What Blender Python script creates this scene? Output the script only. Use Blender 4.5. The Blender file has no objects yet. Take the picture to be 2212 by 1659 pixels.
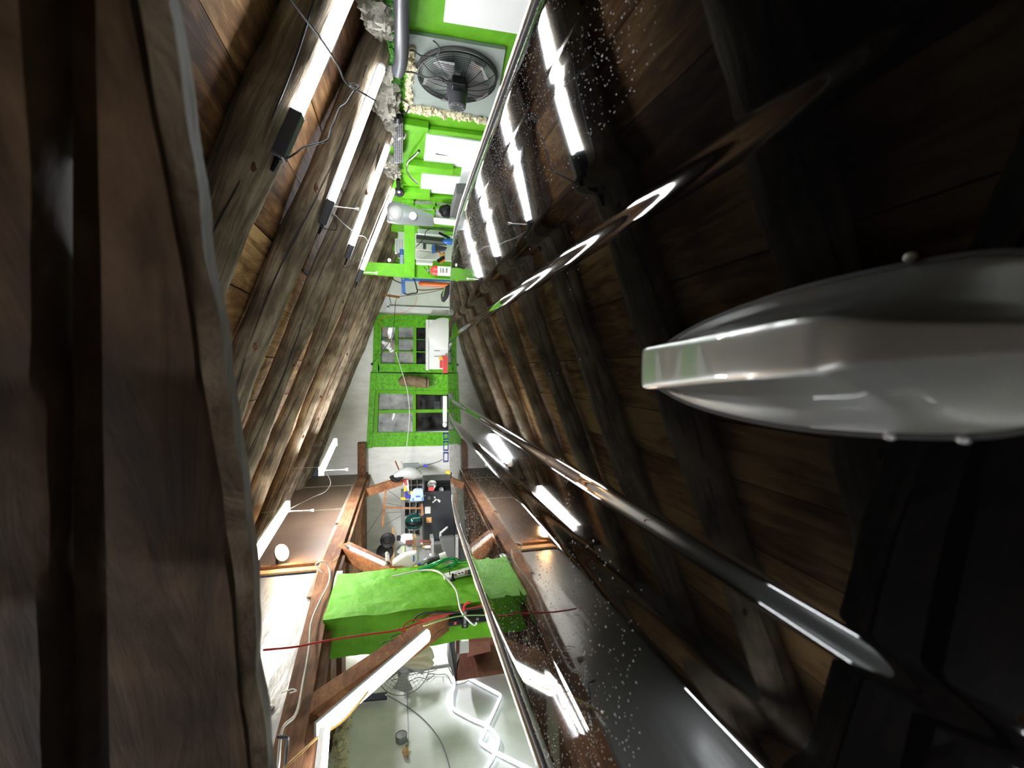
import bpy, bmesh, math, random
from mathutils import Vector, Matrix, noise
random.seed(7)
SC = bpy.context.scene
COL = SC.collection
V = Vector

# ------------------------------------------------------------------ camera, world, exposure
F = 975.0
PITCH = math.atan(236 / F)
YAW = math.atan((829.5 - 800) / F * math.cos(PITCH))
cp, sp_, cy, sy = math.cos(PITCH), math.sin(PITCH), math.cos(YAW), math.sin(YAW)
RIGHT = V((cy, sy, 0)); FWD = V((-sy * cp, cy * cp, -sp_)); UP = V((-sy * sp_, cy * sp_, cp))
cam = bpy.data.cameras.new('camera')
cam.sensor_fit = 'HORIZONTAL'; cam.sensor_width = 36.0; cam.lens = F / 2212 * 36.0
cam.clip_start = 0.01; cam.clip_end = 60
cam.dof.use_dof = True; cam.dof.focus_distance = 1.6; cam.dof.aperture_fstop = cam.lens / 2.1
co = bpy.data.objects.new('camera', cam); COL.objects.link(co)
m = Matrix.Identity(4)
for i in range(3):
    m[i][0] = -UP[i]; m[i][1] = RIGHT[i]; m[i][2] = -FWD[i]
co.matrix_world = m
SC.camera = co
w = bpy.data.worlds.new('world'); SC.world = w; w.use_nodes = True
w.node_tree.nodes['Background'].inputs[0].default_value = (0.02, 0.025, 0.035, 1)
w.node_tree.nodes['Background'].inputs[1].default_value = 0.5
SC.view_settings.view_transform = 'Standard'; SC.view_settings.look = 'None'
SC.view_settings.gamma = 1.0; SC.view_settings.use_curve_mapping = False
SC.view_settings.exposure = 2.15
TUBE = 24.0      # emission of the tube lights
BATTEN = 15.0    # emission of the wide battens


def ray(x, y):
    a = (829.5 - y) / F; b = (x - 1106) / F
    return RIGHT * a - UP * b + FWD
def AY(x, y, Y):
    d = ray(x, y); return d * (Y / d.y)
def AX(x, y, X):
    d = ray(x, y); return d * (X / d.x)
def AZ(x, y, Z):
    d = ray(x, y); return d * (Z / d.z)

# ------------------------------------------------------------------ materials
def nodes(name):
    mt = bpy.data.materials.new(name); mt.use_nodes = True
    return mt, mt.node_tree.nodes, mt.node_tree.links, mt.node_tree.nodes['Principled BSDF']

def simple(name, col, rough=0.5, metal=0.0, bump=0.0, scale=30, var=0.0, coat=0.0, stretch=None, spec=0.5):
    mt, N, L, B = nodes(name)
    B.inputs['Base Color'].default_value = (*col, 1); B.inputs['Roughness'].default_value = rough
    B.inputs['Metallic'].default_value = metal; B.inputs['Coat Weight'].default_value = coat
    B.inputs['Coat Roughness'].default_value = 0.03
    B.inputs['Specular IOR Level'].default_value = spec
    if bump or var:
        tc = N.new('ShaderNodeTexCoord'); mp = N.new('ShaderNodeMapping')
        if stretch: mp.inputs['Scale'].default_value = stretch
        L.new(tc.outputs['Object'], mp.inputs[0])
        nz = N.new('ShaderNodeTexNoise'); nz.inputs['Scale'].default_value = scale; nz.inputs['Detail'].default_value = 6
        L.new(mp.outputs[0], nz.inputs['Vector'])
        if bump:
            bp = N.new('ShaderNodeBump'); bp.inputs['Strength'].default_value = bump; bp.inputs['Distance'].default_value = 0.02
            L.new(nz.outputs[0], bp.inputs['Height']); L.new(bp.outputs[0], B.inputs['Normal'])
        if var:
            rp = N.new('ShaderNodeValToRGB')
            rp.color_ramp.elements[0].position = 0.3; rp.color_ramp.elements[1].position = 0.7
            rp.color_ramp.elements[0].color = (*[c * (1 - var) for c in col], 1)
            rp.color_ramp.elements[1].color = (*[min(1, c * (1 + var)) for c in col], 1)
            L.new(nz.outputs[0], rp.inputs[0]); L.new(rp.outputs[0], B.inputs['Base Color'])
    return mt

def emis(name, col, s):
    mt, N, L, B = nodes(name)
    B.inputs['Base Color'].default_value = (*col, 1)
    B.inputs['Emission Color'].default_value = (*col, 1); B.inputs['Emission Strength'].default_value = s
    return mt

def wood(name, stops, use_attr=None, stretch=(1, 1, 1), scale=6, rough=0.75, bump=0.5, crack=0.0, tone=False, stain=1.3):
    """stretched noise grain; use_attr = name of a vector attribute holding grain coordinates"""
    mt, N, L, B = nodes(name)
    if use_attr:
        src = N.new('ShaderNodeAttribute'); src.attribute_name = use_attr; vec = src.outputs['Vector']
    else:
        src = N.new('ShaderNodeTexCoord'); vec = src.outputs['Object']
    mp = N.new('ShaderNodeMapping'); mp.inputs['Scale'].default_value = stretch
    L.new(vec, mp.inputs[0])
    n1 = N.new('ShaderNodeTexNoise'); n1.inputs['Scale'].default_value = scale; n1.inputs['Detail'].default_value = 9
    n1.inputs['Distortion'].default_value = 0.8; n1.inputs['Roughness'].default_value = 0.65
    L.new(mp.outputs[0], n1.inputs['Vector'])
    n2 = N.new('ShaderNodeTexNoise'); n2.inputs['Scale'].default_value = stain; n2.inputs['Detail'].default_value = 5
    L.new(vec, n2.inputs['Vector'])
    ma = N.new('ShaderNodeMath'); ma.operation = 'MULTIPLY_ADD'; ma.inputs[1].default_value = 0.55
    L.new(n1.outputs[0], ma.inputs[0])
    mb = N.new('ShaderNodeMath'); mb.operation = 'MULTIPLY'; mb.inputs[1].default_value = 0.45
    L.new(n2.outputs[0], mb.inputs[0]); L.new(mb.outputs[0], ma.inputs[2])
    last = ma.outputs[0]
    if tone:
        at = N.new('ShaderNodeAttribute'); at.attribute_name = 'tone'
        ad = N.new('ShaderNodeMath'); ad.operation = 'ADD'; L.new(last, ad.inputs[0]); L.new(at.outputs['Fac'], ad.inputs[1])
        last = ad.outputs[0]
    rp = N.new('ShaderNodeValToRGB'); e = rp.color_ramp.elements
    e[0].position = 0.36; e[0].color = (*stops[0], 1); e[1].position = 0.64; e[1].color = (*stops[-1], 1)
    if len(stops) == 3:
        k = e.new(0.5); k.color = (*stops[1], 1)
    L.new(last, rp.inputs[0]); L.new(rp.outputs[0], B.inputs['Base Color'])
    bp = N.new('ShaderNodeBump'); bp.inputs['Strength'].default_value = bump; bp.inputs['Distance'].default_value = 0.01
    L.new(n1.outputs[0], bp.inputs['Height']); L.new(bp.outputs[0], B.inputs['Normal'])
    B.inputs['Roughness'].default_value = rough
    B.inputs['Specular IOR Level'].default_value = 0.25
    return mt

M = {}
M['green'] = simple('green_paint', (0.115, 0.385, 0.010), 0.6, spec=0.25, bump=0.35, scale=14, var=0.10)
M['green_dark'] = simple('green_paint_worn', (0.11, 0.42, 0.012), 0.5, spec=0.3, bump=0.4, scale=20, var=0.35)
M['white_wall'] = simple('white_wall', (0.80, 0.82, 0.79), 0.7, bump=0.2, scale=6, var=0.07)
M['white_panel'] = simple('white_panel', (0.82, 0.84, 0.86), 0.5, bump=0.08, scale=8)
M['crinkled'] = simple('crinkled_white', (0.82, 0.82, 0.78), 0.6, bump=0.9, scale=9, var=0.08, stretch=(1, 1, .45))
M['foil'] = simple('foil_faced_board', (0.27, 0.28, 0.275), 0.35, metal=0.25, bump=0.4, scale=5, stretch=(1, .7, 2.5))
M['foam'] = simple('cream_spray_foam', (0.72, 0.66, 0.45), 0.8, bump=0.6, scale=40)
M['foam_white'] = simple('white_spray_foam', (0.36, 0.34, 0.29), 0.85, bump=1.0, scale=30, var=0.2)
M['turf'] = simple('green_sprayed_foam', (0.05, 0.22, 0.02), 0.9, bump=1.0, scale=90, var=0.5)
M['plastic_sheet'] = simple('clear_sheeting', (0.30, 0.35, 0.33), 0.18, bump=0.5, scale=5)
M['black'] = simple('black_plastic', (0.007, 0.007, 0.008), 0.45, spec=0.25)
M['black_rub'] = simple('black_rubber', (0.02, 0.02, 0.022), 0.55)
M['grey_black'] = simple('charcoal_plastic', (0.045, 0.047, 0.055), 0.45)
M['black_metal'] = simple('black_enamel', (0.03, 0.033, 0.038), 0.35)
M['grey'] = simple('grey_metal', (0.25, 0.25, 0.26), 0.4, metal=0.5)
M['dark_grey'] = simple('dark_grey_foam', (0.09, 0.09, 0.09), 0.9)
M['lightgrey'] = simple('light_grey_plastic', (0.32, 0.32, 0.31), 0.5)
M['chrome'] = simple('chrome', (0.75, 0.75, 0.75), 0.12, metal=1)
M['alu'] = simple('cast_aluminium', (0.28, 0.31, 0.31), 0.35, metal=0.5)
M['white'] = simple('white_plastic', (0.78, 0.78, 0.77), 0.35)
M['red'] = simple('red_enamel', (0.65, 0.03, 0.03), 0.35)
M['redrope'] = simple('red_rope', (0.5, 0.03, 0.03), 0.7)
M['pink'] = simple('red_plastic', (0.7, 0.08, 0.08), 0.35)
M['orange'] = simple('orange_enamel', (0.85, 0.16, 0.03), 0.35)
M['yellow'] = simple('yellow_plastic', (0.85, 0.5, 0.02), 0.4)
M['yellowcord'] = simple('yellow_cord', (0.6, 0.36, 0.08), 0.5)
M['blue'] = simple('blue_enamel', (0.04, 0.16, 0.62), 0.35)
M['navy'] = simple('navy_steel', (0.02, 0.025, 0.09), 0.4)
M['indigo'] = simple('blue_plastic', (0.04, 0.04, 0.32), 0.35)
M['paleblue'] = simple('pale_blue_plastic', (0.42, 0.55, 0.8), 0.3)
M['teal'] = simple('teal_gloss', (0.0, 0.055, 0.05), 0.1, coat=.5)
M['hose'] = simple('green_hose', (0.01, 0.33, 0.08), 0.35)
M['lime'] = simple('lime_cord', (0.35, 0.62, 0.2), 0.5)
M['khaki'] = simple('khaki_cloth', (0.2, 0.14, 0.08), 0.9, bump=0.6, scale=25, var=0.2)
M['cream'] = simple('cream_cloth', (0.72, 0.66, 0.48), 0.8, bump=0.3, scale=18)
M['paper'] = simple('white_paper', (0.8, 0.8, 0.78), 0.6)
M['sticker'] = simple('orange_paper', (0.85, 0.45, 0.15), 0.6)
M['greycable'] = simple('grey_cable', (0.32, 0.33, 0.3), 0.5)
M['whitecable'] = simple('white_cable', (0.7, 0.72, 0.66), 0.5)
M['concrete'] = simple('concrete_floor', (0.2, 0.2, 0.19), 0.6, bump=0.2, scale=8, var=0.2)
M['log'] = wood('weathered_log', [(0.045, 0.034, 0.023), (0.18, 0.138, 0.092), (0.40, 0.33, 0.235)], 'grain', (0.10, 1, 1), 34, bump=0.8, stain=5)
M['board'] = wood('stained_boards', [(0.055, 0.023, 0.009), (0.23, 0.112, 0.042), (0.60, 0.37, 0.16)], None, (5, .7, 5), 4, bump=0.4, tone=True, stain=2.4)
M['timber'] = wood('brown_timber', [(0.06, 0.028, 0.014), (0.15, 0.068, 0.033), (0.26, 0.13, 0.06)], None, (6, .8, 6), 5, stain=3)
M['timber_o'] = wood('orange_timber', [(0.13, 0.05, 0.02), (0.24, 0.10, 0.04), (0.36, 0.17, 0.07)], None, (4, 1.4, 4), 8, stain=5)
M['nearwood'] = wood('rough_brown_timber', [(0.016, 0.009, 0.005), (0.055, 0.029, 0.014), (0.13, 0.078, 0.042)], None, (1.2, 4, 7), 4, stain=14, bump=0.25)
M['edgewood'] = wood('pale_rim_light_wood', [(0.05, 0.034, 0.020), (0.13, 0.092, 0.058), (0.30, 0.235, 0.165)], None, (2, 5, 5), 7, stain=9)  # paler tone stands for light caught on the near beam's lower rim
M['pine'] = wood('pine_strip', [(0.4, 0.22, 0.09), (0.62, 0.4, 0.2)], None, (3, 1, 3), 8, bump=0.15)
M['ply'] = wood('brown_hardboard', [(0.085, 0.055, 0.037), (0.15, 0.10, 0.07)], None, (1, 1, 1), 60, rough=0.45, bump=0.05, stain=2)
M['strip'] = wood('weathered_strip', [(0.16, 0.13, 0.09), (0.3, 0.25, 0.18)], None, (3, 1, 3), 12, bump=0.3)
M['cabinet'] = wood('red_brown_laminate', [(0.09, 0.03, 0.022), (0.17, 0.065, 0.045)], None, (8, .8, 8), 4, rough=0.4, bump=0.1)
M['creamjoist'] = simple('cream_insulation', (0.62, 0.56, 0.4), 0.8, bump=0.4, scale=10)
M['paint'] = simple('black_car_paint', (0.0015, 0.0015, 0.0019), 0.03, coat=0.0, spec=0.38)
M['trimgloss'] = simple('gloss_black_trim', (0.004, 0.004, 0.004), 0.05, coat=1)
M['chrometrim'] = simple('bright_trim', (0.5, 0.47, 0.38), 0.22, metal=.8)
M['carglass'] = simple('tinted_glass', (0.006, 0.007, 0.008), 0.02)
M['tube'] = emis('lit_tube', (0.93, 0.97, 1.0), TUBE)
M['batten'] = emis('lit_batten', (1.0, 0.97, 0.90), BATTEN)
for k_, e_ in enumerate((13, 16, 20, 25)): M['tube%d' % k_] = emis('lit_tube_%d' % k_, (0.93, 0.97, 1.0), e_)
M['batten_far'] = emis('lit_batten_far', (0.95, 0.97, 1.0), 85)
M['bay_fill'] = emis('lit_bay_fill', (1.0, 0.97, 0.92), 16)  # for the added unseen lamp in the left bay
M['neon'] = emis('soft_white_neon', (0.85, 0.9, 1.0), .45)
M['warm'] = emis('warm_lamp', (1.0, 0.55, 0.22), 45)

def silver():
    mt, N, L, B = nodes('silver_metallic_paint')
    B.inputs['Base Color'].default_value = (0.26, 0.26, 0.248, 1); B.inputs['Metallic'].default_value = 0.55
    B.inputs['Roughness'].default_value = 0.33; B.inputs['Coat Weight'].default_value = 1.0; B.inputs['Coat Roughness'].default_value = 0.02
    nz = N.new('ShaderNodeTexNoise'); nz.inputs['Scale'].default_value = 2500
    tc = N.new('ShaderNodeTexCoord'); L.new(tc.outputs['Object'], nz.inputs['Vector'])
    rp = N.new('ShaderNodeMapRange'); rp.inputs[3].default_value = 0.24; rp.inputs[4].default_value = 0.42
    L.new(nz.outputs[0], rp.inputs[0]); L.new(rp.outputs[0], B.inputs['Roughness'])
    return mt
M['silver'] = silver()

def glass(name, frost):
    mt, N, L, B = nodes(name)
    out = N['Material Output']
    tr = N.new('ShaderNodeBsdfTransparent'); gl = N.new('ShaderNodeBsdfGlossy'); gl.inputs['Roughness'].default_value = 0.03
    gl.inputs['Color'].default_value = (0.9, 0.9, 0.9, 1); tr.inputs['Color'].default_value = (0.75, 0.78, 0.8, 1)
    fr = N.new('ShaderNodeFresnel'); mx = N.new('ShaderNodeMixShader')
    L.new(fr.outputs[0], mx.inputs[0]); L.new(tr.outputs[0], mx.inputs[1]); L.new(gl.outputs[0], mx.inputs[2])
    B.inputs['Base Color'].default_value = (0.45, 0.47, 0.46, 1); B.inputs['Roughness'].default_value = 0.5
    nz = N.new('ShaderNodeTexNoise'); nz.inputs['Scale'].default_value = 5; nz.inputs['Detail'].default_value = 8
    tc = N.new('ShaderNodeTexCoord'); L.new(tc.outputs['Object'], nz.inputs['Vector'])
    mr = N.new('ShaderNodeMapRange'); mr.inputs[1].default_value = 0.35; mr.inputs[2].default_value = 0.65
    mr.inputs[3].default_value = frost[0]; mr.inputs[4].default_value = frost[1]
    L.new(nz.outputs[0], mr.inputs[0])
    m2 = N.new('ShaderNodeMixShader'); L.new(mr.outputs[0], m2.inputs[0]); L.new(mx.outputs[0], m2.inputs[1]); L.new(B.outputs[0], m2.inputs[2])
    L.new(m2.outputs[0], out.inputs['Surface'])
    return mt
M['frost'] = glass('spray_frosted_glass', (0.3, 0.85)); M['clear'] = glass('clear_night_glass', (0.0, 0.06))
M['water'] = simple('water_drops', (0.25, 0.255, 0.26), 0.08, spec=1.0)

# ------------------------------------------------------------------ object helpers
ORIG = {}
def tag(o, label=None, cat=None, group=None, kind=None):
    if label: o['label'] = label
    if cat: o['category'] = cat
    if group: o['group'] = group
    if kind: o['kind'] = kind
    return o
def thing(name, label, cat, loc, group=None):
    o = bpy.data.objects.new(name, None); COL.objects.link(o); o.location = loc; o.empty_display_size = 0.05
    ORIG[o.name] = V(loc)
    return tag(o, label, cat, group)

class MB:
    def __init__(s): s.v = []; s.f = []; s.g = []; s.t = []
    def add(s, vs, fs, grain=None, tone=0.0):
        b = len(s.v); s.v += [V(p) for p in vs]; s.f += [tuple(b + i for i in f) for f in fs]
        s.g += grain if grain else [V(p) for p in vs]; s.t += [tone] * len(vs)
        return s
    def box(s, a, b, tone=0.0):
        x0, y0, z0 = [min(a[i], b[i]) for i in range(3)]; x1, y1, z1 = [max(a[i], b[i]) for i in range(3)]
        return s.add([(x0,y0,z0),(x1,y0,z0),(x1,y1,z0),(x0,y1,z0),(x0,y0,z1),(x1,y0,z1),(x1,y1,z1),(x0,y1,z1)],
            [(0,3,2,1),(4,5,6,7),(0,1,5,4),(1,2,6,5),(2,3,7,6),(3,0,4,7)], tone=tone)
    def bar(s, p, q, wdt, hgt, up=(0, 0, 1)):
        """rectangular bar from p to q"""
        p, q = V(p), V(q); d = (q - p).normalized(); u = V(up)
        r = d.cross(u)
        if r.length < 1e-4: r = d.cross(V((1, 0, 0)))
        r.normalize(); u = r.cross(d).normalized()
        vs = []
        for c in (p, q):
            for a, b in ((-1,-1),(1,-1),(1,1),(-1,1)): vs.append(c + r * a * wdt / 2 + u * b * hgt / 2)
        return s.add(vs, [(0,1,2,3),(7,6,5,4),(0,4,5,1),(1,5,6,2),(2,6,7,3),(3,7,4,0)])
    def tube(s, pts, r, n=8, cap=True, rough=0.0, seed=0):
        pts = [V(p) for p in pts]; rings = []; vs = []; gr = []; L = 0
        prev = None
        for i, p in enumerate(pts):
            a = pts[max(0, i - 1)]; b = pts[min(len(pts) - 1, i + 1)]; d = (b - a).normalized()
            if prev is None:
                u = d.orthogonal().normalized()
            else:
                u = (prev - d * prev.dot(d)).normalized()
            prev = u; w_ = d.cross(u)
            if i: L += (p - pts[i - 1]).length
            rr = r[i] if isinstance(r, (list, tuple)) else r
            for k in range(n):
                t = 2 * math.pi * k / n
                e = u * math.cos(t) + w_ * math.sin(t)
                q = rr
                if rough: q *= 1 + rough * noise.noise(V((L * 3 + seed * 7, math.cos(t) * 1.2, math.sin(t) * 1.2)) * 1.0) + rough * .5 * noise.noise(V((L * 14 + seed, math.cos(t) * 3, math.sin(t) * 3)))
                vs.append(p + e * q); gr.append(V((L + seed * 3.1, math.cos(t) * rr + seed, math.sin(t) * rr)))
        fs = [(i*n+k, i*n+(k+1)%n, (i+1)*n+(k+1)%n, (i+1)*n+k) for i in range(len(pts)-1) for k in range(n)]
        if cap: fs += [tuple(range(n - 1, -1, -1)), tuple((len(pts)-1)*n + k for k in range(n))]
        return s.add(vs, fs, gr)
    def cyl(s, p, q, r, n=20, r2=None):
        return s.tube([p, q], [r, r if r2 is None else r2], n)
    def ball(s, c, r, nu=14, nv=9, rough=0.0, seed=0, sq=(1,1,1)):
        c = V(c); rr = r if isinstance(r, (tuple, list, Vector)) else (r, r, r); vs = []
        for j in range(nv + 1):
            ph = math.pi * j / nv
            for i in range(nu):
                th = 2 * math.pi * i / nu
                d = V((math.sin(ph)*math.cos(th), math.sin(ph)*math.sin(th), math.cos(ph)))
                k = 1 + (rough * noise.noise(d * 1.8 + V((seed * 5.3, 0, 0))) if rough else 0)
                vs.append(c + V((d.x*rr[0], d.y*rr[1], d.z*rr[2])) * k)
        fs = [(j*nu+i, (j+1)*nu+i, (j+1)*nu+(i+1)%nu, j*nu+(i+1)%nu) for j in range(nv) for i in range(nu)]
        return s.add(vs, fs)
    def lathe(s, c, axis, prof, n=24):
        """prof = [(t along axis, radius)]"""
        ax = V(axis).normalized(); u = ax.orthogonal().normalized(); w_ = ax.cross(u); vs = []
        for t, r in prof:
            for k in range(n):
                a = 2*math.pi*k/n; vs.append(V(c) + ax*t + (u*math.cos(a) + w_*math.sin(a))*r)
        fs = [(i*n+k, i*n+(k+1)%n, (i+1)*n+(k+1)%n, (i+1)*n+k) for i in range(len(prof)-1) for k in range(n)]
        fs += [tuple(range(n-1,-1,-1)), tuple((len(prof)-1)*n+k for k in range(n))]
        return s.add(vs, fs)
    def prism(s, poly, ext):
        """polygon (list of points) extruded by vector ext"""
        n = len(poly); e = V(ext); vs = [V(p) for p in poly] + [V(p) + e for p in poly]
        return s.add(vs, [tuple(range(n)), tuple(range(2*n-1, n-1, -1))] + [(i, i+n, (i+1)%n+n, (i+1)%n) for i in range(n)])
    def build(s, name, mat, parent=None, smooth=False, label=None, bevel=0.0, kind=None, group=None, cat=None):
        if parent is None:
            lo = [min(p[i] for p in s.v) for i in range(3)]; hi = [max(p[i] for p in s.v) for i in range(3)]
            org = V(((lo[0]+hi[0])/2, (lo[1]+hi[1])/2, lo[2]))
        else: org = ORIG[parent.name]
        me = bpy.data.meshes.new(name); me.from_pydata([tuple(p - org) for p in s.v], [], s.f)
        a = me.attributes.new('grain', 'FLOAT_VECTOR', 'POINT'); a.data.foreach_set('vector', [c for g in s.g for c in g])
        t = me.attributes.new('tone', 'FLOAT', 'POINT'); t.data.foreach_set('value', s.t)
        bm = bmesh.new(); bm.from_mesh(me); bmesh.ops.recalc_face_normals(bm, faces=bm.faces); bm.to_mesh(me); bm.free()
        me.materials.append(M[mat] if isinstance(mat, str) else mat)
        if smooth:
            me.polygons.foreach_set('use_smooth', [True] * len(me.polygons))
            me.set_sharp_from_angle(angle=math.radians(45))
        o = bpy.data.objects.new(name, me); COL.objects.link(o); ORIG[o.name] = org
        if parent is None: o.location = org
        else: o.parent = parent
        if bevel:
            bv = o.modifiers.new('bevel', 'BEVEL'); bv.width = bevel; bv.segments = 2; bv.limit_method = 'ANGLE'
        return tag(o, label, cat, group, kind)

def single(mb, name, mat, label, cat, group=None, **k):
    return mb.build(name, mat, None, label=label, cat=cat, group=group, **k)
def struct(mb, name, mat, **k): return mb.build(name, mat, None, kind='structure', **k)
def pbox(mb, x0, y0, x1, y1, Y, dep):
    """box whose front face covers the picture rectangle at depth Y and goes dep back"""
    a = AY(x0, y0, Y); b = AY(x1, y1, Y)
    return mb.box((a.x, Y, a.z), (b.x, Y + dep, b.z))
def xbox(mb, x0, y0, x1, y1, X, dep):
    """same on a side wall plane X"""
    a = AX(x0, y0, X); b = AX(x1, y1, X)
    return mb.box((X, a.y, a.z), (X + dep, b.y, b.z))
def curve_pts(pts, n=6):
    """Catmull-Rom through points"""
    P = [V(p) for p in pts]; out = []
    for i in range(len(P) - 1):
        a = P[max(0, i-1)]; b = P[i]; c = P[i+1]; d = P[min(len(P)-1, i+2)]
        for k in range(n):
            t = k / n
            out.append(0.5*((2*b) + (c-a)*t + (2*a-5*b+4*c-d)*t*t + (3*b-a-3*c+d)*t**3))
    out.append(P[-1]); return out
def cable(name, pix, Y, r, mat, label, cat='cable', n=6, mode='Y', group=None):
    pts = []
    for i, p in enumerate(pix):
        d = p[2] if len(p) > 2 else Y
        pts.append(AY(p[0], p[1], d) if mode == 'Y' else AX(p[0], p[1], d))
    return single(MB().tube(curve_pts(pts), r, n), name, mat, label, cat, group, smooth=True)

# ------------------------------------------------------------------ setting
XW = 1.75; YB = 7.8; XP = -1.72; XL = -3.0; ZF = -1.85; TS = 0.385
def zc(X, z0=0.8): return z0 - TS * X
struct(MB().box((-3.3, -2.5, ZF - .1), (2.0, 8.1, ZF)), 'floor', 'concrete')
struct(MB().box((XL - .15, -2.5, ZF), (XL, YB + .25, 1.0)), 'wall_left', 'white_wall')
# right wall: pieces round the shelf recess
struct(MB().box((XW, -2.5, ZF), (XW + .25, YB + .25, .14)), 'wall_right', 'green')
# back wall with two openings
W1 = [AY(820, 700, YB), AY(1010, 786, YB)]; W2 = [AY(815, 848, YB), AY(1010, 934, YB)]
def back_wall():
    mb = MB(); zt = lambda X: zc(X, .8) + .06 if X > XP else .9
    ox = [(W1[1].x, W1[0].x), (W2[1].x, W2[0].x)]
    w1x = (AY(890, 786, YB).x, AY(890, 702, YB).x); w2x = (AY(890, 933, YB).x, AY(890, 849, YB).x)
    z1 = AY(821, 745, YB).z; z2 = AY(816, 890, YB).z; zb = -.85
    T = .22
    cols = [(-3.2, w2x[0], None), (w2x[0], w2x[1], z2), (w2x[1], w1x[0], None), (w1x[0], w1x[1], z1), (w1x[1], XW + .1, None)]
    for a, b, z in cols:
        zz = max(zt(a), zt(b)) if a > XP else 1.6
        def col(a, b, lo, ha, hb):
            mb.add([(a,YB,lo),(b,YB,lo),(b,YB+T,lo),(a,YB+T,lo),(a,YB,ha),(b,YB,hb),(b,YB+T,hb),(a,YB+T,ha)],
                   [(0,3,2,1),(4,5,6,7),(0,1,5,4),(1,2,6,5),(2,3,7,6),(3,0,4,7)])
        ha, hb = (1.5 if a < -2 else zt(a)), zt(b)
        if z is None: col(a, b, ZF, ha, hb)
        else:
            col(a, b, z, ha, hb); col(a, b, ZF, zb, zb)
    return mb, w1x, w2x, z1, z2, zb
bw, w1x, w2x, z1, z2, zb = back_wall()
struct(bw, 'wall_back', 'crinkled')
# ground and dark yard seen through the panes
struct(MB().box((-3.3, YB + 1.2, -1.8), (2.4, YB + 1.3, 1.0)), 'wall_outside', simple('night_yard', (0.01, 0.011, 0.013), 0.9))
# ceiling: sloping boards that run along the room
def ceiling():
    mb = MB(); X = XW + .3; rnd = random.Random(3)
    nrm = V((TS, 0, 1)).normalized(); i = 0
    cuts = []
    s = 0
    while X > XP - .35:
        wd = rnd.uniform(.235, .33); X2 = X - wd
        ys = [-2.5] + sorted(rnd.uniform(-2, 7) for _ in range(2)) + [YB + .2]
        for a, b in zip(ys[:-1], ys[1:]):
            off = rnd.uniform(0, .006)
            z = .8 + .092 + off
            p = [V((X - .003, a + .002, zc(X - .003, z))), V((X2 + .003, a + .002, zc(X2 + .003, z))), V((X2 + .003, b, zc(X2 + .003, z))), V((X - .003, b, zc(X - .003, z)))]
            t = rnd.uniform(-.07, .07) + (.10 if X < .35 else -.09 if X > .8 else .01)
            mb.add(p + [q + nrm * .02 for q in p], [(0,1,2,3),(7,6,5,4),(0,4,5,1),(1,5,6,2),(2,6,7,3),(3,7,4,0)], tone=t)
        X = X2
    return mb
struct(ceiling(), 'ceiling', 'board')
nrm = V((TS, 0, 1)).normalized()
mbq = MB(); a = V((XW + .35, -2.5, zc(XW + .35, .93))); b = V((XP - .4, -2.5, zc(XP - .4, .93)))
mbq.prism([a, b, b + nrm * .03, a + nrm * .03], (0, YB + 2.8, 0)); struct(mbq, 'ceiling_backing', 'black_rub')
# loft side above the long beam: brown hardboard far, foil board near
zp1 = .70; 
struct(MB().box((XP - .03, 4.16, .68), (XP, YB, 1.62)), 'wall_loft', 'ply')
struct(MB().box((XP - .035, -2.5, .50), (XP - .002, 4.06, 1.62)), 'wall_loft_foil', 'foil')
# left bay ceiling: joists with cream insulation between
struct(MB().box((XL, -2.5, .61), (XP - .17, YB, .64)), 'ceiling_left', 'creamjoist')
struct(MB().box((-3.2, -2.6, ZF), (2.0, -2.5, 1.8)), 'wall_front', 'timber')

# ------------------------------------------------------------------ rafters
RY = [-.75, .1, .95, 1.76, 2.56, 3.36, 4.20, 5.12, 6.02, 7.0, 7.66]
RLAB = ['behind the camera, second rearmost', 'directly overhead of the car roof aerial', 'hidden above the rough near beam',
        'carrying the nearest and brightest tube light', 'carrying the second tube light',
        'carrying the third tube light', 'carrying the farthest tube light', 'first one beyond the tube lights',
        'third from the back wall', 'second from the back wall', 'lying against the back wall']
def rafter(i, Y):
    r = [.09, .09, .09, .098, .080, .078, .076, .074, .072, .07, .065][i]
    pts = []; rs = []; n = 46
    for k in range(n + 1):
        t = k / n; X = XW + .22 + (XP - .02 - XW - .22) * t
        wob = V((0, .016 * noise.noise(V((t * 4, i * 3.7, 0))), .012 * noise.noise(V((t * 4, i * 3.7, 9)))))
        kn = 1 + .13 * math.exp(-((t - (.55 + .13 * math.sin(i * 2.3))) / .02) ** 2)
        rr = r * (1 - .05 * t + .16 * noise.noise(V((t * 5, i * 9.1, 4)))) * kn
        pts.append(V((X, Y, zc(X))) + wob); rs.append(rr)
    root = thing('log_rafter', 'weathered round log rafter under the ceiling boards, ' + RLAB[i], 'rafter', pts[0], 'log rafters under the board ceiling')
    MB().tube(pts, rs, 22, rough=.13, seed=i + 1).build('log', 'log', root, smooth=True)
    # drying crack: a dark slit that follows the log on its camera side
    rnd = random.Random(i); q = []
    for k in range(5, 44):
        a_ = math.radians(200 + 14 * math.sin(k * .35 + i))
        e = V((0, math.cos(a_), math.sin(a_)))
        q.append(pts[k] + e * (rs[k] * 1.0))
    MB().tube(q, [.0035 * (.35 + abs(math.sin(k * .31 + i))) for k in range(len(q))], 5).build('crack', 'black_rub', root)
    for kk in range(3):
        k = rnd.randint(8, 40); a_ = math.radians(rnd.uniform(190, 260)); e = V((0, math.cos(a_), math.sin(a_)))
        MB().ball(pts[k] + e * rs[k] * .97, (.026, .012, .012), 10, 6, rough=.5, seed=k).build('knot', 'timber', root, smooth=True)
    return root
for i, Y in enumerate(RY): rafter(i, Y)

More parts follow.
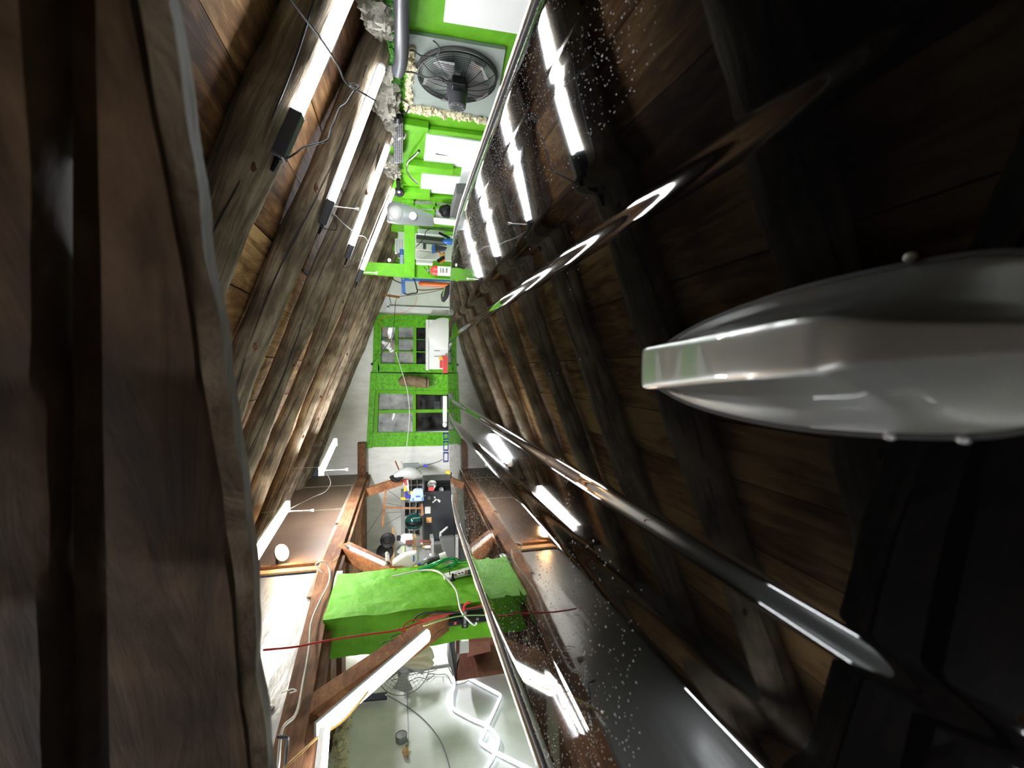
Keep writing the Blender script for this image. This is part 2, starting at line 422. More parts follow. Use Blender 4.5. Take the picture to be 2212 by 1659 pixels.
# near rough beam right in front of the lens, above the car roof
def near_beam():
    bot = [(1.45, -.14), (.6, .115), (.167, .240), (.095, .267), (.027, .293), (-.15, .349), (-.313, .384), (-.7, .48), (-1.66, .72)]
    fine = []
    for (xa, ya), (xb, yb) in zip(bot[:-1], bot[1:]):
        n = max(2, int(abs(xa - xb) / .012))
        for k in range(n): fine.append((xa + (xb - xa) * k / n, ya + (yb - ya) * k / n))
    root = thing('tie_beam', 'rough brown timber tie beam hanging blurred and close above the car roof', 'beam', (0, .3, .1))
    def slab(f0, f1, th, name, sd, back=0.0, wob=.003):
        P = []
        for j, (x, y) in enumerate(fine):
            yf = y - .032; z0 = f0(yf); z1 = f1(yf)
            for k, (dy, z) in enumerate([(-th, z0 + .002), (-th + .005, z0 - .001), (-.004, z0), (0, z0 + .004), (0, z1), (-th, z1)]):
                nz = noise.noise(V((x * 7, k * 2.0, sd))) * wob * 2 + noise.noise(V((x * 30, k * 3.0, sd))) * wob * .4
                P.append(V((x, y + dy + back + nz * .6, z + (nz if k < 4 else nz * .5))))
        n = 6
        fs = [(j*n+k, j*n+(k+1)%n, (j+1)*n+(k+1)%n, (j+1)*n+k) for j in range(len(fine)-1) for k in range(n)]
        fs += [tuple(range(n)), tuple((len(fine)-1)*n + k for k in reversed(range(n)))]
        MB().add(P, fs).build(name, 'nearwood', root, smooth=True)
    g0 = lambda yf: max(.112, .545 * yf); g1 = lambda yf: max(.130, .64 * yf)
    slab(lambda yf: .104, g0, .032, 'lower_board', 1)
    slab(g0, g1, .004, 'filler_strip', 5, back=-.006, wob=.0005)
    slab(g1, lambda yf: .42, .036, 'upper_board', 9)
    P = []  # paler, tilted strip: the lit lower rim put into colour and shape
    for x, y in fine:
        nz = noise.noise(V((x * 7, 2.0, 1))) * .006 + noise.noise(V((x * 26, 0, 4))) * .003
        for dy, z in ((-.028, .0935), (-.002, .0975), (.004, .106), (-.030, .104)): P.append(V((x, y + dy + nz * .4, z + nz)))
    MB().add(P, [(j*4+k, j*4+(k+1)%4, (j+1)*4+(k+1)%4, (j+1)*4+k) for j in range(len(fine)-1) for k in range(4)] + [(0,1,2,3), tuple((len(fine)-1)*4 + k for k in (3,2,1,0))]).build('rim_light_edge', 'edgewood', root, smooth=True)
near_beam()

# ------------------------------------------------------------------ tube lights on the rafters
def tube_light(name, p, q, r, label, endlen=.0, chain=None, group=None, mat='tube'):
    p, q = V(p), V(q); d = (q - p).normalized()
    root = thing(name, label, 'light', q, group)
    MB().tube([p + d * t for t in (0, .012, (q - p).length - .012, (q - p).length)], [r * .6, r, r, r], 14).build('diffuser', mat, root, smooth=True)
    up = V((0, 0, 1)); 
    MB().bar(p + up * r * .9 - d * .01, q + up * r * .9, r * 1.7, r * .5).build('backplate', 'white', root)
    if endlen:
        db = MB().bar(q - d * .004, q + d * endlen, r * 2.1, r * 2.1).build('driver_box', 'grey_black', root, bevel=.006)
        MB().tube([q + d * endlen, q + d * (endlen + .05)], [r * .45, r * .3], 8).build('cable_gland', 'black', db, smooth=True)
    MB().cyl(p - d * .012, p, r * .8).build('end_cap', 'white', root, smooth=True)
    return root
def plane_pt(x, y, z0):
    d = ray(x, y); k = z0 / (d.z + TS * d.x); return d * k
def pull_cord(parent_pt, x1, y1, x0, y0, depth, label):
    a_ = AY(x0, y0, depth); b_ = AY(x1, y1, depth)
    root = thing('pull_cord', label, 'pull cord', a_, 'white pull cords hanging from the lights')
    d = (b_ - a_).normalized(); L_ = (b_ - a_).length
    MB().tube([a_, b_ - d * L_ * .15], .0025 * depth / 3, 6).build('cord', 'white', root)
    r = .006 * depth / 2.6
    MB().lathe(b_ - d * L_ * .15, d, [(0, r * .5), (.1 * L_ * .5, r), (L_ * .15, r * 1.4), (L_ * .17, r * .8)], 12).build('knob', 'white', root, smooth=True)
LT = [((775, -70), (640, 245), .024, .17, 'brightest and nearest lit tube light under a log rafter, black driver end'),
      ((825, 145), (715, 435), .021, .13, 'second nearest lit tube light under a log rafter, a white pull cord at its end'),
      ((838, 315), (760, 530), .019, .10, 'third nearest lit tube light under a log rafter, short black end box'),
      ((850, 410), (782, 583), .018, .12, 'farthest lit tube light under a log rafter, ending above the green beam')]
for k_, (a_, b_, r, el, lab) in enumerate(LT):
    A = plane_pt(a_[0], a_[1], .70); B = plane_pt(b_[0], b_[1], .70)
    tube_light('tube_light', A, B, r, lab, el, group='lit tube lights on the rafters', mat='tube%d' % k_)
T2B = plane_pt(715, 435, .70); T4B = plane_pt(782, 583, .70)
pull_cord(None, 775, 452, 716, 445, T2B.y, 'white pull cord hanging from the second nearest tube light')
pull_cord(None, 815, 590, 780, 588, T4B.y, 'white pull cord hanging from the farthest tube light at the green beam')

def batten(pix_far, pix_near, Yf, Yn, wdt, label, near_extra=0, mat='batten'):
    A = AY(*pix_far, Yf); B = AY(*pix_near, Yn)
    d = (B - A).normalized(); B = B + d * near_extra
    root = thing('batten_light', label, 'light', A, 'lit battens hung along the left side')
    u = V((0, 0, 1)); r = d.cross(u).normalized()
    # housing with a wide diffuser that bulges downwards
    prof = [(-wdt/2, 0), (-wdt/2*.85, -.022), (0, -.034), (wdt/2*.85, -.022), (wdt/2, 0)]
    def ring(p): return [p + r * x + u * z for x, z in prof]
    a_, b_ = ring(A + d * .012), ring(B - d * .012)
    n = len(prof)
    MB().add(a_ + b_, [(i, i+1, n+i+1, n+i) for i in range(n-1)] + [(n-1, 0, n, 2*n-1), tuple(range(n)), tuple(range(2*n-1, n-1, -1))]).build('diffuser', mat, root)
    MB().bar(A + u*.010, B + u*.010, wdt, .018).build('housing', 'white', root)
    for p in (A, B): MB().bar(p - d*.008 - u*.010, p + d*.008 - u*.010, wdt*1.04, .05).build('end_cap', 'white', root)
    for t in (.12, .88):
        p = A.lerp(B, t); MB().tube([p + u*.02, V((p.x, p.y, zc(p.x, .74)))], .0018, 5).build('hanging_wire', 'greycable', root)
    return A, B
b1 = batten((722, 955), (692, 1018), 6.0, 4.9, .09, 'far lit batten light hung in front of the crinkled white wall', mat='batten_far')
b2 = batten((618, 1094), (541, 1212), 4.5, 3.2, .10, 'bright lit batten light hung beside the brown hardboard, a round warm lamp near it', .0)
b3 = batten((640, 1340), (600, 1500), 2.2, 1.4, .10, 'lit batten light hung by the foil panel, seen only as a reflection in the car roof', .0) if False else None
pull_cord(None, 752, 1014, 700, 1016, 4.95, 'white pull cord hanging from the far batten light')
pull_cord(None, 678, 1102, 625, 1104, 4.4, 'white pull cord hanging from the batten light beside the hardboard')
# battens further along the loft side, which the car roof mirrors
def batten_xyz(A, B, wdt, label, mat='tube'):
    A, B = V(A), V(B); d = (B - A).normalized(); u = V((0, 0, 1)); r = d.cross(u).normalized()
    root = thing('batten_light', label, 'light', A, 'lit battens hung along the left side')
    MB().bar(A - u*.012, B - u*.012, wdt, .02).build('diffuser', mat, root)
    MB().bar(A + u*.008, B + u*.008, wdt*1.1, .02).build('housing', 'white', root)
def mirrored(x, y, Z):
    """place seen mirrored in the flat middle of the car roof"""
    d = ray(x, y); k = (Z + .348) / -d.z; return V((d.x * k, d.y * k, Z))
mA = mirrored(1532, 1468, 1.15); mB = mirrored(1765, 1672, 1.15)
batten_xyz(mA, mB + (mB - mA) * .8, .016, 'slim lit batten light mirrored in the near left of the car roof')
batten_xyz((-.95, .60, 1.08), (-.95, -.75, 1.08), .014, 'slim lit batten light above and behind the camera on the left')
0 and batten_xyz((-.2, -1.2, .8), (1.0, -1.2, .36), .04, 'slim lit batten light across the room behind the camera')

# ------------------------------------------------------------------ car
ZR = -.172
def rib(x, c, hw, h, sl):
    t = (abs(x - c) - hw) / sl
    return h if t <= 0 else (0 if t >= 1 else h * (0.5 + 0.5 * math.cos(math.pi * t)))
def sstep(t):
    t = min(1, max(0, t)); return t * t * (3 - 2 * t)
def roof_z(X, Y):
    z = ZR - .004 * (X / .5) ** 2 - .03 * (max(0, abs(X) - .47) / .05) ** 2 * .25
    z -= .010 * max(0, Y - 1.2) ** 2 + .012 * max(0, .12 - Y)
    fade = sstep((Y + .10) / .2) * sstep((1.93 - Y) / .25)
    for s in (1, -1):
        a = X * s
        # raised middle panel steps down, the channel beside it steps up again
        z -= fade * (.0050 if s > 0 else .0034) * sstep((a - (.105 + .006 * s)) / (.026 if s > 0 else .020))
        z += fade * .0036 * sstep((a - .168) / .034) * min(1, max(.0, (Y - (.30 if s > 0 else .05)) / .3))
    xr = .365 + .05 * min(1, max(0, (Y - .45) / .8)); xl = -.345 + .045 * min(1, max(0, (Y - .4) / 1.0))
    for c in (xr, xl):
        z -= .00022 * sstep((abs(X) - abs(c)) / .004)
    return z
def car():
    root = thing('car', 'glossy black car with wet droplets and pressed ribs on its roof', 'car', (0, 1.0, ZF))
    xs = sorted(set([round(-.52 + i * .008, 4) for i in range(131)] + [round(s * (.098 + k * .0018), 4) for s in (1, -1) for k in range(0, 24)]
        + [round(s * (.162 + k * .003), 4) for s in (1, -1) for k in range(0, 16)] + [round(.36 + k * .0014, 4) for k in range(0, 48)] + [round(-.355 + k * .0014, 4) for k in range(0, 44)]))
    ys = [-.26 + i * .03 for i in range(0, 14)] + [.16 + i * .05 for i in range(0, 33)] + [1.79 + i * .02 for i in range(0, 11)]
    def shape(X, Y):
        # plan: corners drawn in towards the front, front edge rolls down to the windscreen
        k = 1.0 - .20 * max(0, (Y - 1.55) / .45) ** 2.2
        Xp = X * k * (1.0 if Y > -.2 else 1)
        Yp = Y - .10 * (X / .52) ** 2 * max(0, (Y - 1.2) / .7)
        z = roof_z(X, Y)
        if Y > 1.80: z -= .9 * (Y - 1.80) ** 2
        if Y < -.16: z -= 1.5 * (-.16 - Y) ** 2
        return (Xp, Yp, z)
    vs = [shape(X, Y) for Y in ys for X in xs]; n = len(xs)
    fs = [(j*n+i, j*n+i+1, (j+1)*n+i+1, (j+1)*n+i) for j in range(len(ys)-1) for i in range(n-1)]
    o = MB().add(vs, fs).build('roof', 'paint', root, smooth=True)
    for p in o.data.polygons: p.use_smooth = True
    # side channel, rubber strip and bright rail on each side
    for s in (1, -1):
        edge = [V(shape(.52 * s, y)) for y in ys]
        def off(dx, dz): return [p + V((dx * s, 0, dz)) for p in edge]
        MB().tube(off(.007, -.004), .0075, 10).build('roof_seal', 'black_rub', root, smooth=True)
        MB().tube(off(.020, -.003), .0080, 12).build('rail', 'chrometrim', root, smooth=True)
        MB().tube(off(.035, -.006), .0078, 12).build('rail', 'trimgloss', root, smooth=True)
        MB().tube(off(.047, -.013), .0068, 12).build('rail', 'chrometrim', root, smooth=True)
        # door glass and door
        a_ = off(.047, -.018); b_ = [p + V((.10 * s, 0, -.42)) for p in a_]
        MB().add(a_ + b_, [(i, i+1, len(a_)+i+1, len(a_)+i) for i in range(len(a_)-1)]).build('side_window', 'carglass', root)
    # windscreen, bonnet, body shell
    def strip(rows, name, mat):
        n = len(rows[0]); vs = [p for r in rows for p in r]
        MB().add(vs, [(j*n+i, j*n+i+1, (j+1)*n+i+1, (j+1)*n+i) for j in range(len(rows)-1) for i in range(n-1)]).build(name, mat, root, smooth=True)
    xs2 = [-.52 + i * .065 for i in range(17)]
    fr = [V(shape(x, ys[-1])) for x in xs2]
    strip([[p + V((0, -.003, -.002)) for p in fr], [p + V((p.x * .42, .68, -.46)) for p in fr]], 'windscreen', 'carglass')
    base = [p + V((p.x * .42, .68, -.46)) for p in fr]
    strip([base, [p + V((p.x * .1, .5, -.05)) for p in base], [p + V((p.x * .1, .95, -.14)) for p in base], [p + V((0, 1.08, -.28)) for p in base], [p + V((0, 1.1, -.9)) for p in base]], 'bonnet', 'paint')
    rr = [V(shape(x, ys[0])) for x in xs2]
    strip([rr, [p + V((p.x * .2, -.25, -.45)) for p in rr]], 'rear_window', 'carglass')
    b2 = [p + V((p.x * .2, -.25, -.45)) for p in rr]
    strip([b2, [p + V((p.x * .05, -.08, -.1)) for p in b2], [p + V((p.x * .05, -.1, -.95)) for p in b2]], 'tailgate', 'paint')
    for s in (1, -1):
        pr = [(-.50, -.62), (1.9, -.62), (2.55, -.66), (3.5, -.78), (3.62, -1.0), (3.62, -1.45), (-.62, -1.5), (-.66, -1.0)]
        MB().prism([(s * .78, y, z) for y, z in pr], (-s * .1, 0, 0)).build('body_side', 'paint', root, bevel=.02)
        for y in (.15, 2.85):
            w_ = MB().lathe((s * .80, y, -1.50), (-s, 0, 0), [(0, .18), (0, .27), (.02, .33), (.18, .34), (.2, .3)], 30).build('wheel', 'black_rub', root, smooth=True)
            MB().lathe((s * .805, y, -1.50), (-s, 0, 0), [(-.004, .05), (0, .2), (.02, .22)], 20).build('wheel_cover', 'alu', w_, smooth=True)
    return root, shape
CAR, roof_shape = car()

def fin():
    """shark fin aerial: nose far from the camera, tall blunt end near it"""
    root = thing('roof_aerial', 'silver metallic shark fin aerial standing in the middle of the black car roof', 'aerial', (.008, .2, ZR - .001))
    # (Y, half width base, half width ridge, height)
    st = [(.318, .002, .001, .003), (.316, .0095, .0075, .0085), (.311, .0128, .0118, .0130), (.300, .0155, .0132, .0165), (.285, .0195, .0130, .0195), (.262, .0240, .0126, .0240),
          (.235, .0275, .0120, .0290), (.210, .0298, .0115, .0345), (.184, .0312, .0109, .0405), (.160, .0315, .0104, .0455), (.140, .0311, .0100, .0490),
          (.122, .0303, .0096, .0510), (.112, .0295, .0091, .0515), (.106, .0288, .0080, .0495), (.101, .0280, .0066, .0445), (.096, .0270, .0056, .036),
          (.090, .0250, .0048, .026), (.083, .0220, .0040, .016), (.076, .0165, .003, .008), (.071, .009, .002, .003)]
    st = [((.12 + (y - .12) * .84) if y > .12 else y, a * .97, b, h) for y, a, b, h in st]
    NB = 44
    def ring(Y, wb, wt, h, cx):
        pts = []
        def sec(t):  # t 0..1 from base to ridge centre : (x, z)
            key = [(0, wb, 0), (.08, wb * .992, h * .05), (.2, wb * .90, h * .16), (.38, wb * .62 + wt * .22, h * .36), (.55, wb * .30 + wt * .66, h * .58),
                   (.70, wb * .05 + wt * 1.0, h * .84), (.80, wt * 1.0, h * .945), (.85, wt * .95, h * .985), (.89, wt * .82, h * 1.0), (1, 0, h * 1.006)]
            for (a, xa, za), (b, xb, zb_) in zip(key[:-1], key[1:]):
                if t <= b + 1e-9:
                    u = (t - a) / (b - a); return xa + (xb - xa) * u, za + (zb_ - za) * u
            return 0, h
        for k in range(NB + 1):
            t = k / NB * 2
            x, z = sec(t if t <= 1 else 2 - t)
            pts.append(V((cx + (x if t <= 1 else -x), Y, ZR - .0004 + z)))
        return pts
    # resample stations smoothly
    P = [V(s[:3]) for s in st]; H = [s[3] for s in st]; rings = []
    for i in range(len(st) - 1):
        for k in range(3):
            t = k / 3
            def cr(a, b, c, d): return 0.5*((2*b)+(c-a)*t+(2*a-5*b+4*c-d)*t*t+(3*b-a-3*c+d)*t**3)
            g = [max(0, i-1), i, i+1, min(len(st)-1, i+2)]
            vals = [cr(*[st[j][q] for j in g]) for q in range(4)]
            rings.append(ring(vals[0], max(.0005, vals[1]), max(.0004, vals[2]), max(.001, vals[3]), .0008 + .0092 * (1 - (vals[0] - .07) / .25)))
    rings.append(ring(*st[-1], .010))
    n = NB + 1
    vs = [p for r in rings for p in r]
    fs = [(j*n+i, j*n+i+1, (j+1)*n+i+1, (j+1)*n+i) for j in range(len(rings)-1) for i in range(n-1)]
    fs += [(j*n+n-1, j*n, (j+1)*n, (j+1)*n+n-1) for j in range(len(rings)-1)]
    o = MB().add(vs, fs).build('shell', 'silver', root, smooth=True)
    for p in o.data.polygons: p.use_smooth = True
    ss = o.modifiers.new('s', 'SUBSURF'); ss.levels = 1; ss.render_levels = 2
    # rubber gasket round the foot
    foot = [V((r[0].x + .0008, r[0].y, ZR)) for r in rings] + [V((r[-1].x - .0008, r[-1].y, ZR)) for r in reversed(rings)]
    MB().tube(foot + [foot[0]], .0009, 6).build('gasket', 'black_rub', root, smooth=True)
fin()

def droplets():
    rnd = random.Random(11); mb = MB()
    dome = [(1.0, 0.0), (.86, .42), (.45, .72)]
    def drop(X, Y, r, st=1.0):
        x, y, z = roof_shape(X, Y); c = V((x, y, z - r * .05)); vs = []; n = 7
        for rr, h in dome:
            for k in range(n):
                a = 2*math.pi*k/n; vs.append(c + V((math.cos(a)*rr*r, math.sin(a)*rr*r*st, h*r*.75)))
        vs.append(c + V((0, 0, r*.78)))
        fs = [(i*n+k, i*n+(k+1)%n, (i+1)*n+(k+1)%n, (i+1)*n+k) for i in range(2) for k in range(n)] + [(2*n+k, 2*n+(k+1)%n, 3*n) for k in range(n)]
        mb.add(vs, fs)
    k = 0
    while k < 15000:                      # beaded bands on both flanks
        s = rnd.choice((1, -1)); 
        X = s * (rnd.uniform(.22, .51) if s > 0 else rnd.uniform(.16, .51)); Y = rnd.uniform(.3, 1.85)
        dens = .35 + .65 * min(1, (abs(X) - .17) / .2)
        if noise.noise(V((X * 9, Y * 3, 2))) * .7 + .6 < rnd.random() * 1.1 or rnd.random() > dens: continue
        drop(X, Y, abs(rnd.gauss(0, .0003)) + .0004, rnd.uniform(1, 1.4)); k += 1
    for _ in range(420): drop(rnd.uniform(-.26, .26), rnd.uniform(.42, 1.75), rnd.uniform(.0004, .0010))
    for _ in range(170):                 # a row of drops along one crease
        t = rnd.random(); drop(-.10 - .33 * t ** .9 + rnd.gauss(0, .004), .47 - .12 * t + rnd.gauss(0, .004), rnd.uniform(.0005, .0012))
    single(mb, 'water_droplets', 'water', 'fine clear water droplets beaded over the black car roof', 'water', kind='stuff', smooth=True)
    for lab, (X, Y), r in (('large water drop against the right foot of the silver aerial', (.0405, .121), .0016),
                     ('large water drop on the left foot of the silver aerial, nearest the camera', (-.0205, .104), .0014),
                     ('large water drop on the left foot of the silver aerial, farther from the camera', (-.0225, .126), .0016)):
        single(MB().ball((X, Y, ZR + r * .4), (r, r * 1.5, r * .7), 12, 8), 'water_drop', 'water', lab, 'water drop', smooth=True, group='drops at the foot of the aerial')
droplets()

# ------------------------------------------------------------------ loft side, long beam, pillar, braces (left)
def long_beam():
    root = thing('long_beam', 'dark brown timber beam running the length of the left side under the loft panels', 'beam', (XP, 2.0, .52))
    zt = lambda Y: .555 + (min(Y, 4.0) - 2.2) / 1.8 * .125 if Y < 4 else .68
    ys = [.2, 1.2, 2.2, 3.2, 4.0, 6.0, YB - .02]
    for name, x0, x1, dz0, dz1, mt in (('beam_timber', XP - .16, XP + .035, -.13, .0, 'timber'), ('lower_board', XP - .11, XP - .01, -.17, -.13, 'timber')):
        vs = []
        for y in ys:
            z = zt(y) + .01
            for x, dz in ((x0, dz0), (x1, dz0), (x1, dz1), (x0, dz1)): vs.append((x, y, z + dz))
        fs = [(j*4+k, j*4+(k+1)%4, (j+1)*4+(k+1)%4, (j+1)*4+k) for j in range(len(ys)-1) for k in range(4)] + [(0,1,2,3), tuple((len(ys)-1)*4+k for k in (3,2,1,0))]
        MB().add(vs, fs).build(name, mt, root)
    for y0, y1 in ((3.6, 5.2), (5.3, 7.5)):
        MB().bar((XP + .012, y0, zt(y0) + .03), (XP + .012, y1, zt(y1) + .03), .012, .035).build('cover_strip', 'strip', root)
    for px in ((663, 1105), (668, 1112), (656, 1175), (661, 1181)):
        pass
    for x, y in ((731, 1181), (736, 1176), (720, 1212), (724, 1208)):
        p = AX(x, y, XP + .036); MB().tube([p, p + V((.03, 0, -.035))], .004, 6).build('nail', 'pine', root)
long_beam()
for k, (xa, xb, y, lab) in enumerate([(656, 762, 1053, 'farthest thin batten strip upright on the brown hardboard'), (618, 744, 1107, 'middle thin batten strip upright on the brown hardboard')]):
    A = AX(xa, y, XP + .006); B = AX(xb, y, XP + .006)
    single(MB().bar((XP + .006, A.y, 1.44), (XP + .006, A.y, B.z), .022, .012, (1, 0, 0)), 'batten_strip', 'strip', lab, 'batten', 'strips on the hardboard')
A = AX(690, 1228, XP + .01)
single(MB().bar((XP + .008, 4.13, 1.44), (XP + .008, 4.13, .69), .016, .07, (0, 1, 0)), 'joint_strip', 'pine', 'pale warm lit wood strip between the brown hardboard and the foil board', 'batten', 'strips on the hardboard')
single(MB().bar((XP + .012, 4.24, 1.44), (XP + .012, 4.24, .69), .02, .035, (0, 1, 0)), 'joint_strip', 'timber_o', 'narrow brown wood strip on the hardboard beside the pale joint strip', 'batten', 'strips on the hardboard')
p = AX(610, 1193, XP + .11); LA = V((.42, -.38, -.82)).normalized()
t = thing('round_lamp', 'round warm glowing lamp on the brown hardboard', 'lamp', p)
MB().lathe(p, LA, [(-.07, .025), (-.045, .05), (-.008, .078), (-.006, .07)], 24).build('housing', 'black_metal', t, smooth=True)
MB().lathe(p, LA, [(-.006, .070), (.004, .068), (.012, .045), (.016, .01)], 24).build('lens', 'warm', t, smooth=True)
MB().tube([p - LA * .065, V((XP + .004, p.y + .03, p.z + .05))], .012, 8).build('bracket', 'black_metal', t, smooth=True)
for (x, y), lab in (((592, 1634 - 230), 'screw washer on the foil board'), ):
    p = AX(583, 1530, XP + .004)
    single(MB().lathe(p, (1, 0, 0), [(0, .022), (.006, .02), (.008, .006), (.012, .005)], 14), 'washer', 'grey', 'round metal screw washer on the foil faced board', 'washer')

def pillar():
    yn, yf, xl = 3.16, 3.86, -1.93
    xr = XP + .06
    t = thing('pillar', 'bright green plastered square pillar under the long left beam', 'pillar', ((xl + xr) / 2, (yn + yf) / 2, ZF))
    zt = .515
    # roughly plastered faces
    mb = MB(); nx, ny = 26, 14; k = 70
    per = []
    def seg(a, b, n):
        for i in range(n): per.append((a[0] + (b[0] - a[0]) * i / n, a[1] + (b[1] - a[1]) * i / n))
    seg((xr, yn), (xr, yf), 14); seg((xr, yf), (xl, yf), 8); seg((xl, yf), (xl, yn), 14); seg((xl, yn), (xr, yn), 8)
    vs = []
    for j in range(k + 1):
        z = ZF + (zt - ZF) * j / k
        for x, y in per:
            n = noise.noise(V((x * 6, y * 6, z * 4))) * .010 + noise.noise(V((x * 22, y * 22, z * 14))) * .004
            vs.append(V((x + n, y + n, z + (noise.noise(V((x*20, y*20, 3))) * .008 if j == k else 0))))
    n = len(per)
    fs = [(j*n+i, j*n+(i+1)%n, (j+1)*n+(i+1)%n, (j+1)*n+i) for j in range(k) for i in range(n)] + [tuple(range(n)), tuple(k*n + i for i in range(n))]
    mb.add(vs, fs).build('plastered_shaft', 'green', t)
    return t
pillar()
def brace(pts, Y_, label, w=.11, h=.12, mat='timber_o'):
    return single(MB().bar(*pts, w, h), 'knee_brace', mat, label, 'brace', 'knee braces and cross timbers', bevel=.004)
XB = XP - .02
A = V((XB, 3.17, -.27)); B = V((XB, 2.16, .50))
A1 = AX(945, 1352, XB); B1 = AX(628, 1572, XB)
brace((A1 + V((0, .06, -.04)), B1), 0, 'brown timber knee brace rising from the green pillar towards the camera, lit batten on it')
A2 = AX(742, 1187, XB); B2 = AX(862, 1246, XB)
brace((A2, B2 + (B2 - A2) * .1), 0, 'brown timber knee brace behind the green pillar, tube light and bottles on it', .12, .13)
A3 = AY(780, 1067, 6.9); B3 = AY(868, 1038, 6.9)
brace((A3, B3), 0, 'short brown timber brace in front of the back wall beside the wooden T stand', .1, .115)
single(MB().box(AY(772, 958, 7.55), AY(791, 1022, 7.7)), 'timber_block', 'timber', 'square brown timber end beside the crinkled wall', 'timber')
# lit batten on the near brace, its cord and the tube on the far brace
dA = (B1 - A1).normalized()
def brace_light():
    off = V((.085, 0, -.02)); A = AX(922, 1372, XB + .10); B = AX(688, 1577, XB + .10)
    root = thing('batten_light', 'wide bright lit batten light fixed along the near brown brace', 'light', B)
    d = (B - A).normalized(); u = V((0, d.z, -d.y)).normalized()
    if u.z > 0: u = -u
    r = V((1, 0, 0))
    prof = [(-.034, .0), (-.033, .018), (0, .027), (.033, .018), (.034, 0)]
    a_ = [A + r * x + u * z for x, z in prof]; b_ = [B + r * x + u * z for x, z in prof]; n = 5
    MB().add(a_ + b_, [(i, i+1, n+i+1, n+i) for i in range(n-1)] + [(n-1, 0, n, 2*n-1), tuple(range(n)), tuple(range(2*n-1, n-1, -1))]).build('diffuser', 'batten', root)
    MB().bar(A - u*.008 - d*.01, B - u*.008 + d*.01, .075, .016, u).build('housing', 'alu', root)
brace_light()
for x, y in ((853, 1372), (833, 1386)):
    p = AX(x, y, XB + .06)
    single(MB().tube([p, p + V((.0, -.02, .03)), p + V((.02, -.03, .0)), p + V((.03, -.045, -.05))], .0022, 6), 'wire_tie', 'black', 'thin black wire tie on the near brown brace, ' + ('nearer the pillar' if x == 853 else 'farther from the pillar'), 'wire', smooth=True)
a_ = AX(758, 1184, XB + .1); b_ = AX(833, 1218, XB + .1)
tube_light('tube_light', b_, a_, .016, 'pale slim tube light lying on the brace behind the green pillar', .05, mat='white')
# second batten hanging past the near brace and two added unseen lamps that brighten the left bay
batten_xyz(AY(700, 1578, 1.9), AY(688, 1700, 1.5), .022, 'slim lit batten light running on past the end of the near brace')
batten_xyz((-2.85, 6.1, .50), (-2.85, 5.0, .50), .06, 'added unseen lamp lighting the left bay, behind the green pillar', 'bay_fill')
batten_xyz((-2.4, 1.5, .56), (-2.4, .2, .56), .06, 'added unseen lamp lighting the left bay near the camera')

# cables and ropes on the left
cable('grey_conduit', [(712, 1258, 3.95), (697, 1238, 3.97), (683, 1222, 4.0), (684, 1217, 4.0), (700, 1212, 4.0), (711, 1228, 3.98), (712, 1250, 3.8), (705, 1272, 3.6), (690, 1300, 3.4), (672, 1345, 3.1), (667, 1400, 2.8), (655, 1470, 2.45), (640, 1540, 2.15), (610, 1575, 2.0), (600, 1659, 1.8), (585, 1720, 1.6)], 0, .0065, 'greycable', 'grey conduit cable looping off the long left beam')
cable('rope', [(569, 1404, 2.6), (640, 1397, 2.7), (700, 1385, 2.75), (790, 1371, 2.8), (862, 1361, 2.85), (905, 1345, 2.95), (955, 1330, 3.0), (1005, 1317, 3.05), (1050, 1307, 3.05), (1075, 1302, 3.05)], 0, .0055, 'redrope', 'red rope stretched across the green pillar and the near brace', 'rope')
cable('rope', [(860, 1357, 2.84), (875, 1366, 2.84), (872, 1352, 2.84), (890, 1340, 2.9), (920, 1338, 2.92)], 0, .004, 'redrope', 'short knotted red rope end tied round the near brace', 'rope')
cable('cord', [(795, 1494, 2.1), (770, 1525, 2.05), (735, 1562, 2.0), (690, 1590, 1.9), (655, 1622, 1.8), (615, 1659, 1.7), (580, 1700, 1.6)], 0, .005, 'yellowcord', 'yellow power cord sagging from the end of the near brace', 'cord')
cable('bracket_rod', [(598, 1592, 1.75), (617, 1593, 1.75), (621, 1600, 1.75), (617, 1640, 1.75), (612, 1700, 1.75)], 0, .006, 'black_metal', 'bent black metal rod hook on the long left beam', 'hook', n=8)
cable('wire_loop', [(608, 1497, 2.3), (620, 1492, 2.3), (632, 1488, 2.3), (640, 1492, 2.3), (626, 1497, 2.3)], 0, .003, 'whitecable', 'thin white wire twisted round the edge of the foil board', 'wire')

# power strip, cords and adaptors at the pillar
XS = XP + .075
t = thing('power_strip', 'white power strip with sockets fixed on the green pillar', 'power strip', AX(985, 1240, XS))
MB().prism([AX(1020, 1228, XS), AX(1022, 1241, XS), AX(960, 1255, XS), AX(957, 1245, XS)], (.022, 0, 0)).build('body', 'white', t, bevel=.003)
for x, y in ((984, 1240), (992, 1237), (999, 1235)):
    p = AX(x, y + 2, XS + .023); MB().lathe(p, (1, 0, 0), [(0, .012), (.002, .012)], 12).build('socket', 'grey_black', t)
MB().prism([AX(1021, 1230, XS + .022), AX(1021, 1239, XS + .022), AX(1010, 1241, XS + .022), AX(1010, 1232, XS + .022)], (.004, 0, 0)).build('switch', 'black', t)
MB().prism([AX(1009, 1232, XS + .022), AX(1009, 1240, XS + .022), AX(1004, 1241, XS + .022), AX(1004, 1233, XS + .022)], (.003, 0, 0)).build('label', 'cabinet', t)
t = thing('black_plug', 'black round plug standing in the white power strip', 'plug', AX(976, 1250, XS + .03))
MB().lathe(AX(978, 1253, XS + .02), (1, 0, 0), [(0, .022), (.006, .022), (.01, .01), (.05, .009)], 14).build('body', 'black', t, smooth=True)
MB().tube([AX(972, 1242, XS + .03), AX(970, 1222, XS + .05)], .004, 8).build('lead', 'black', t, smooth=True)
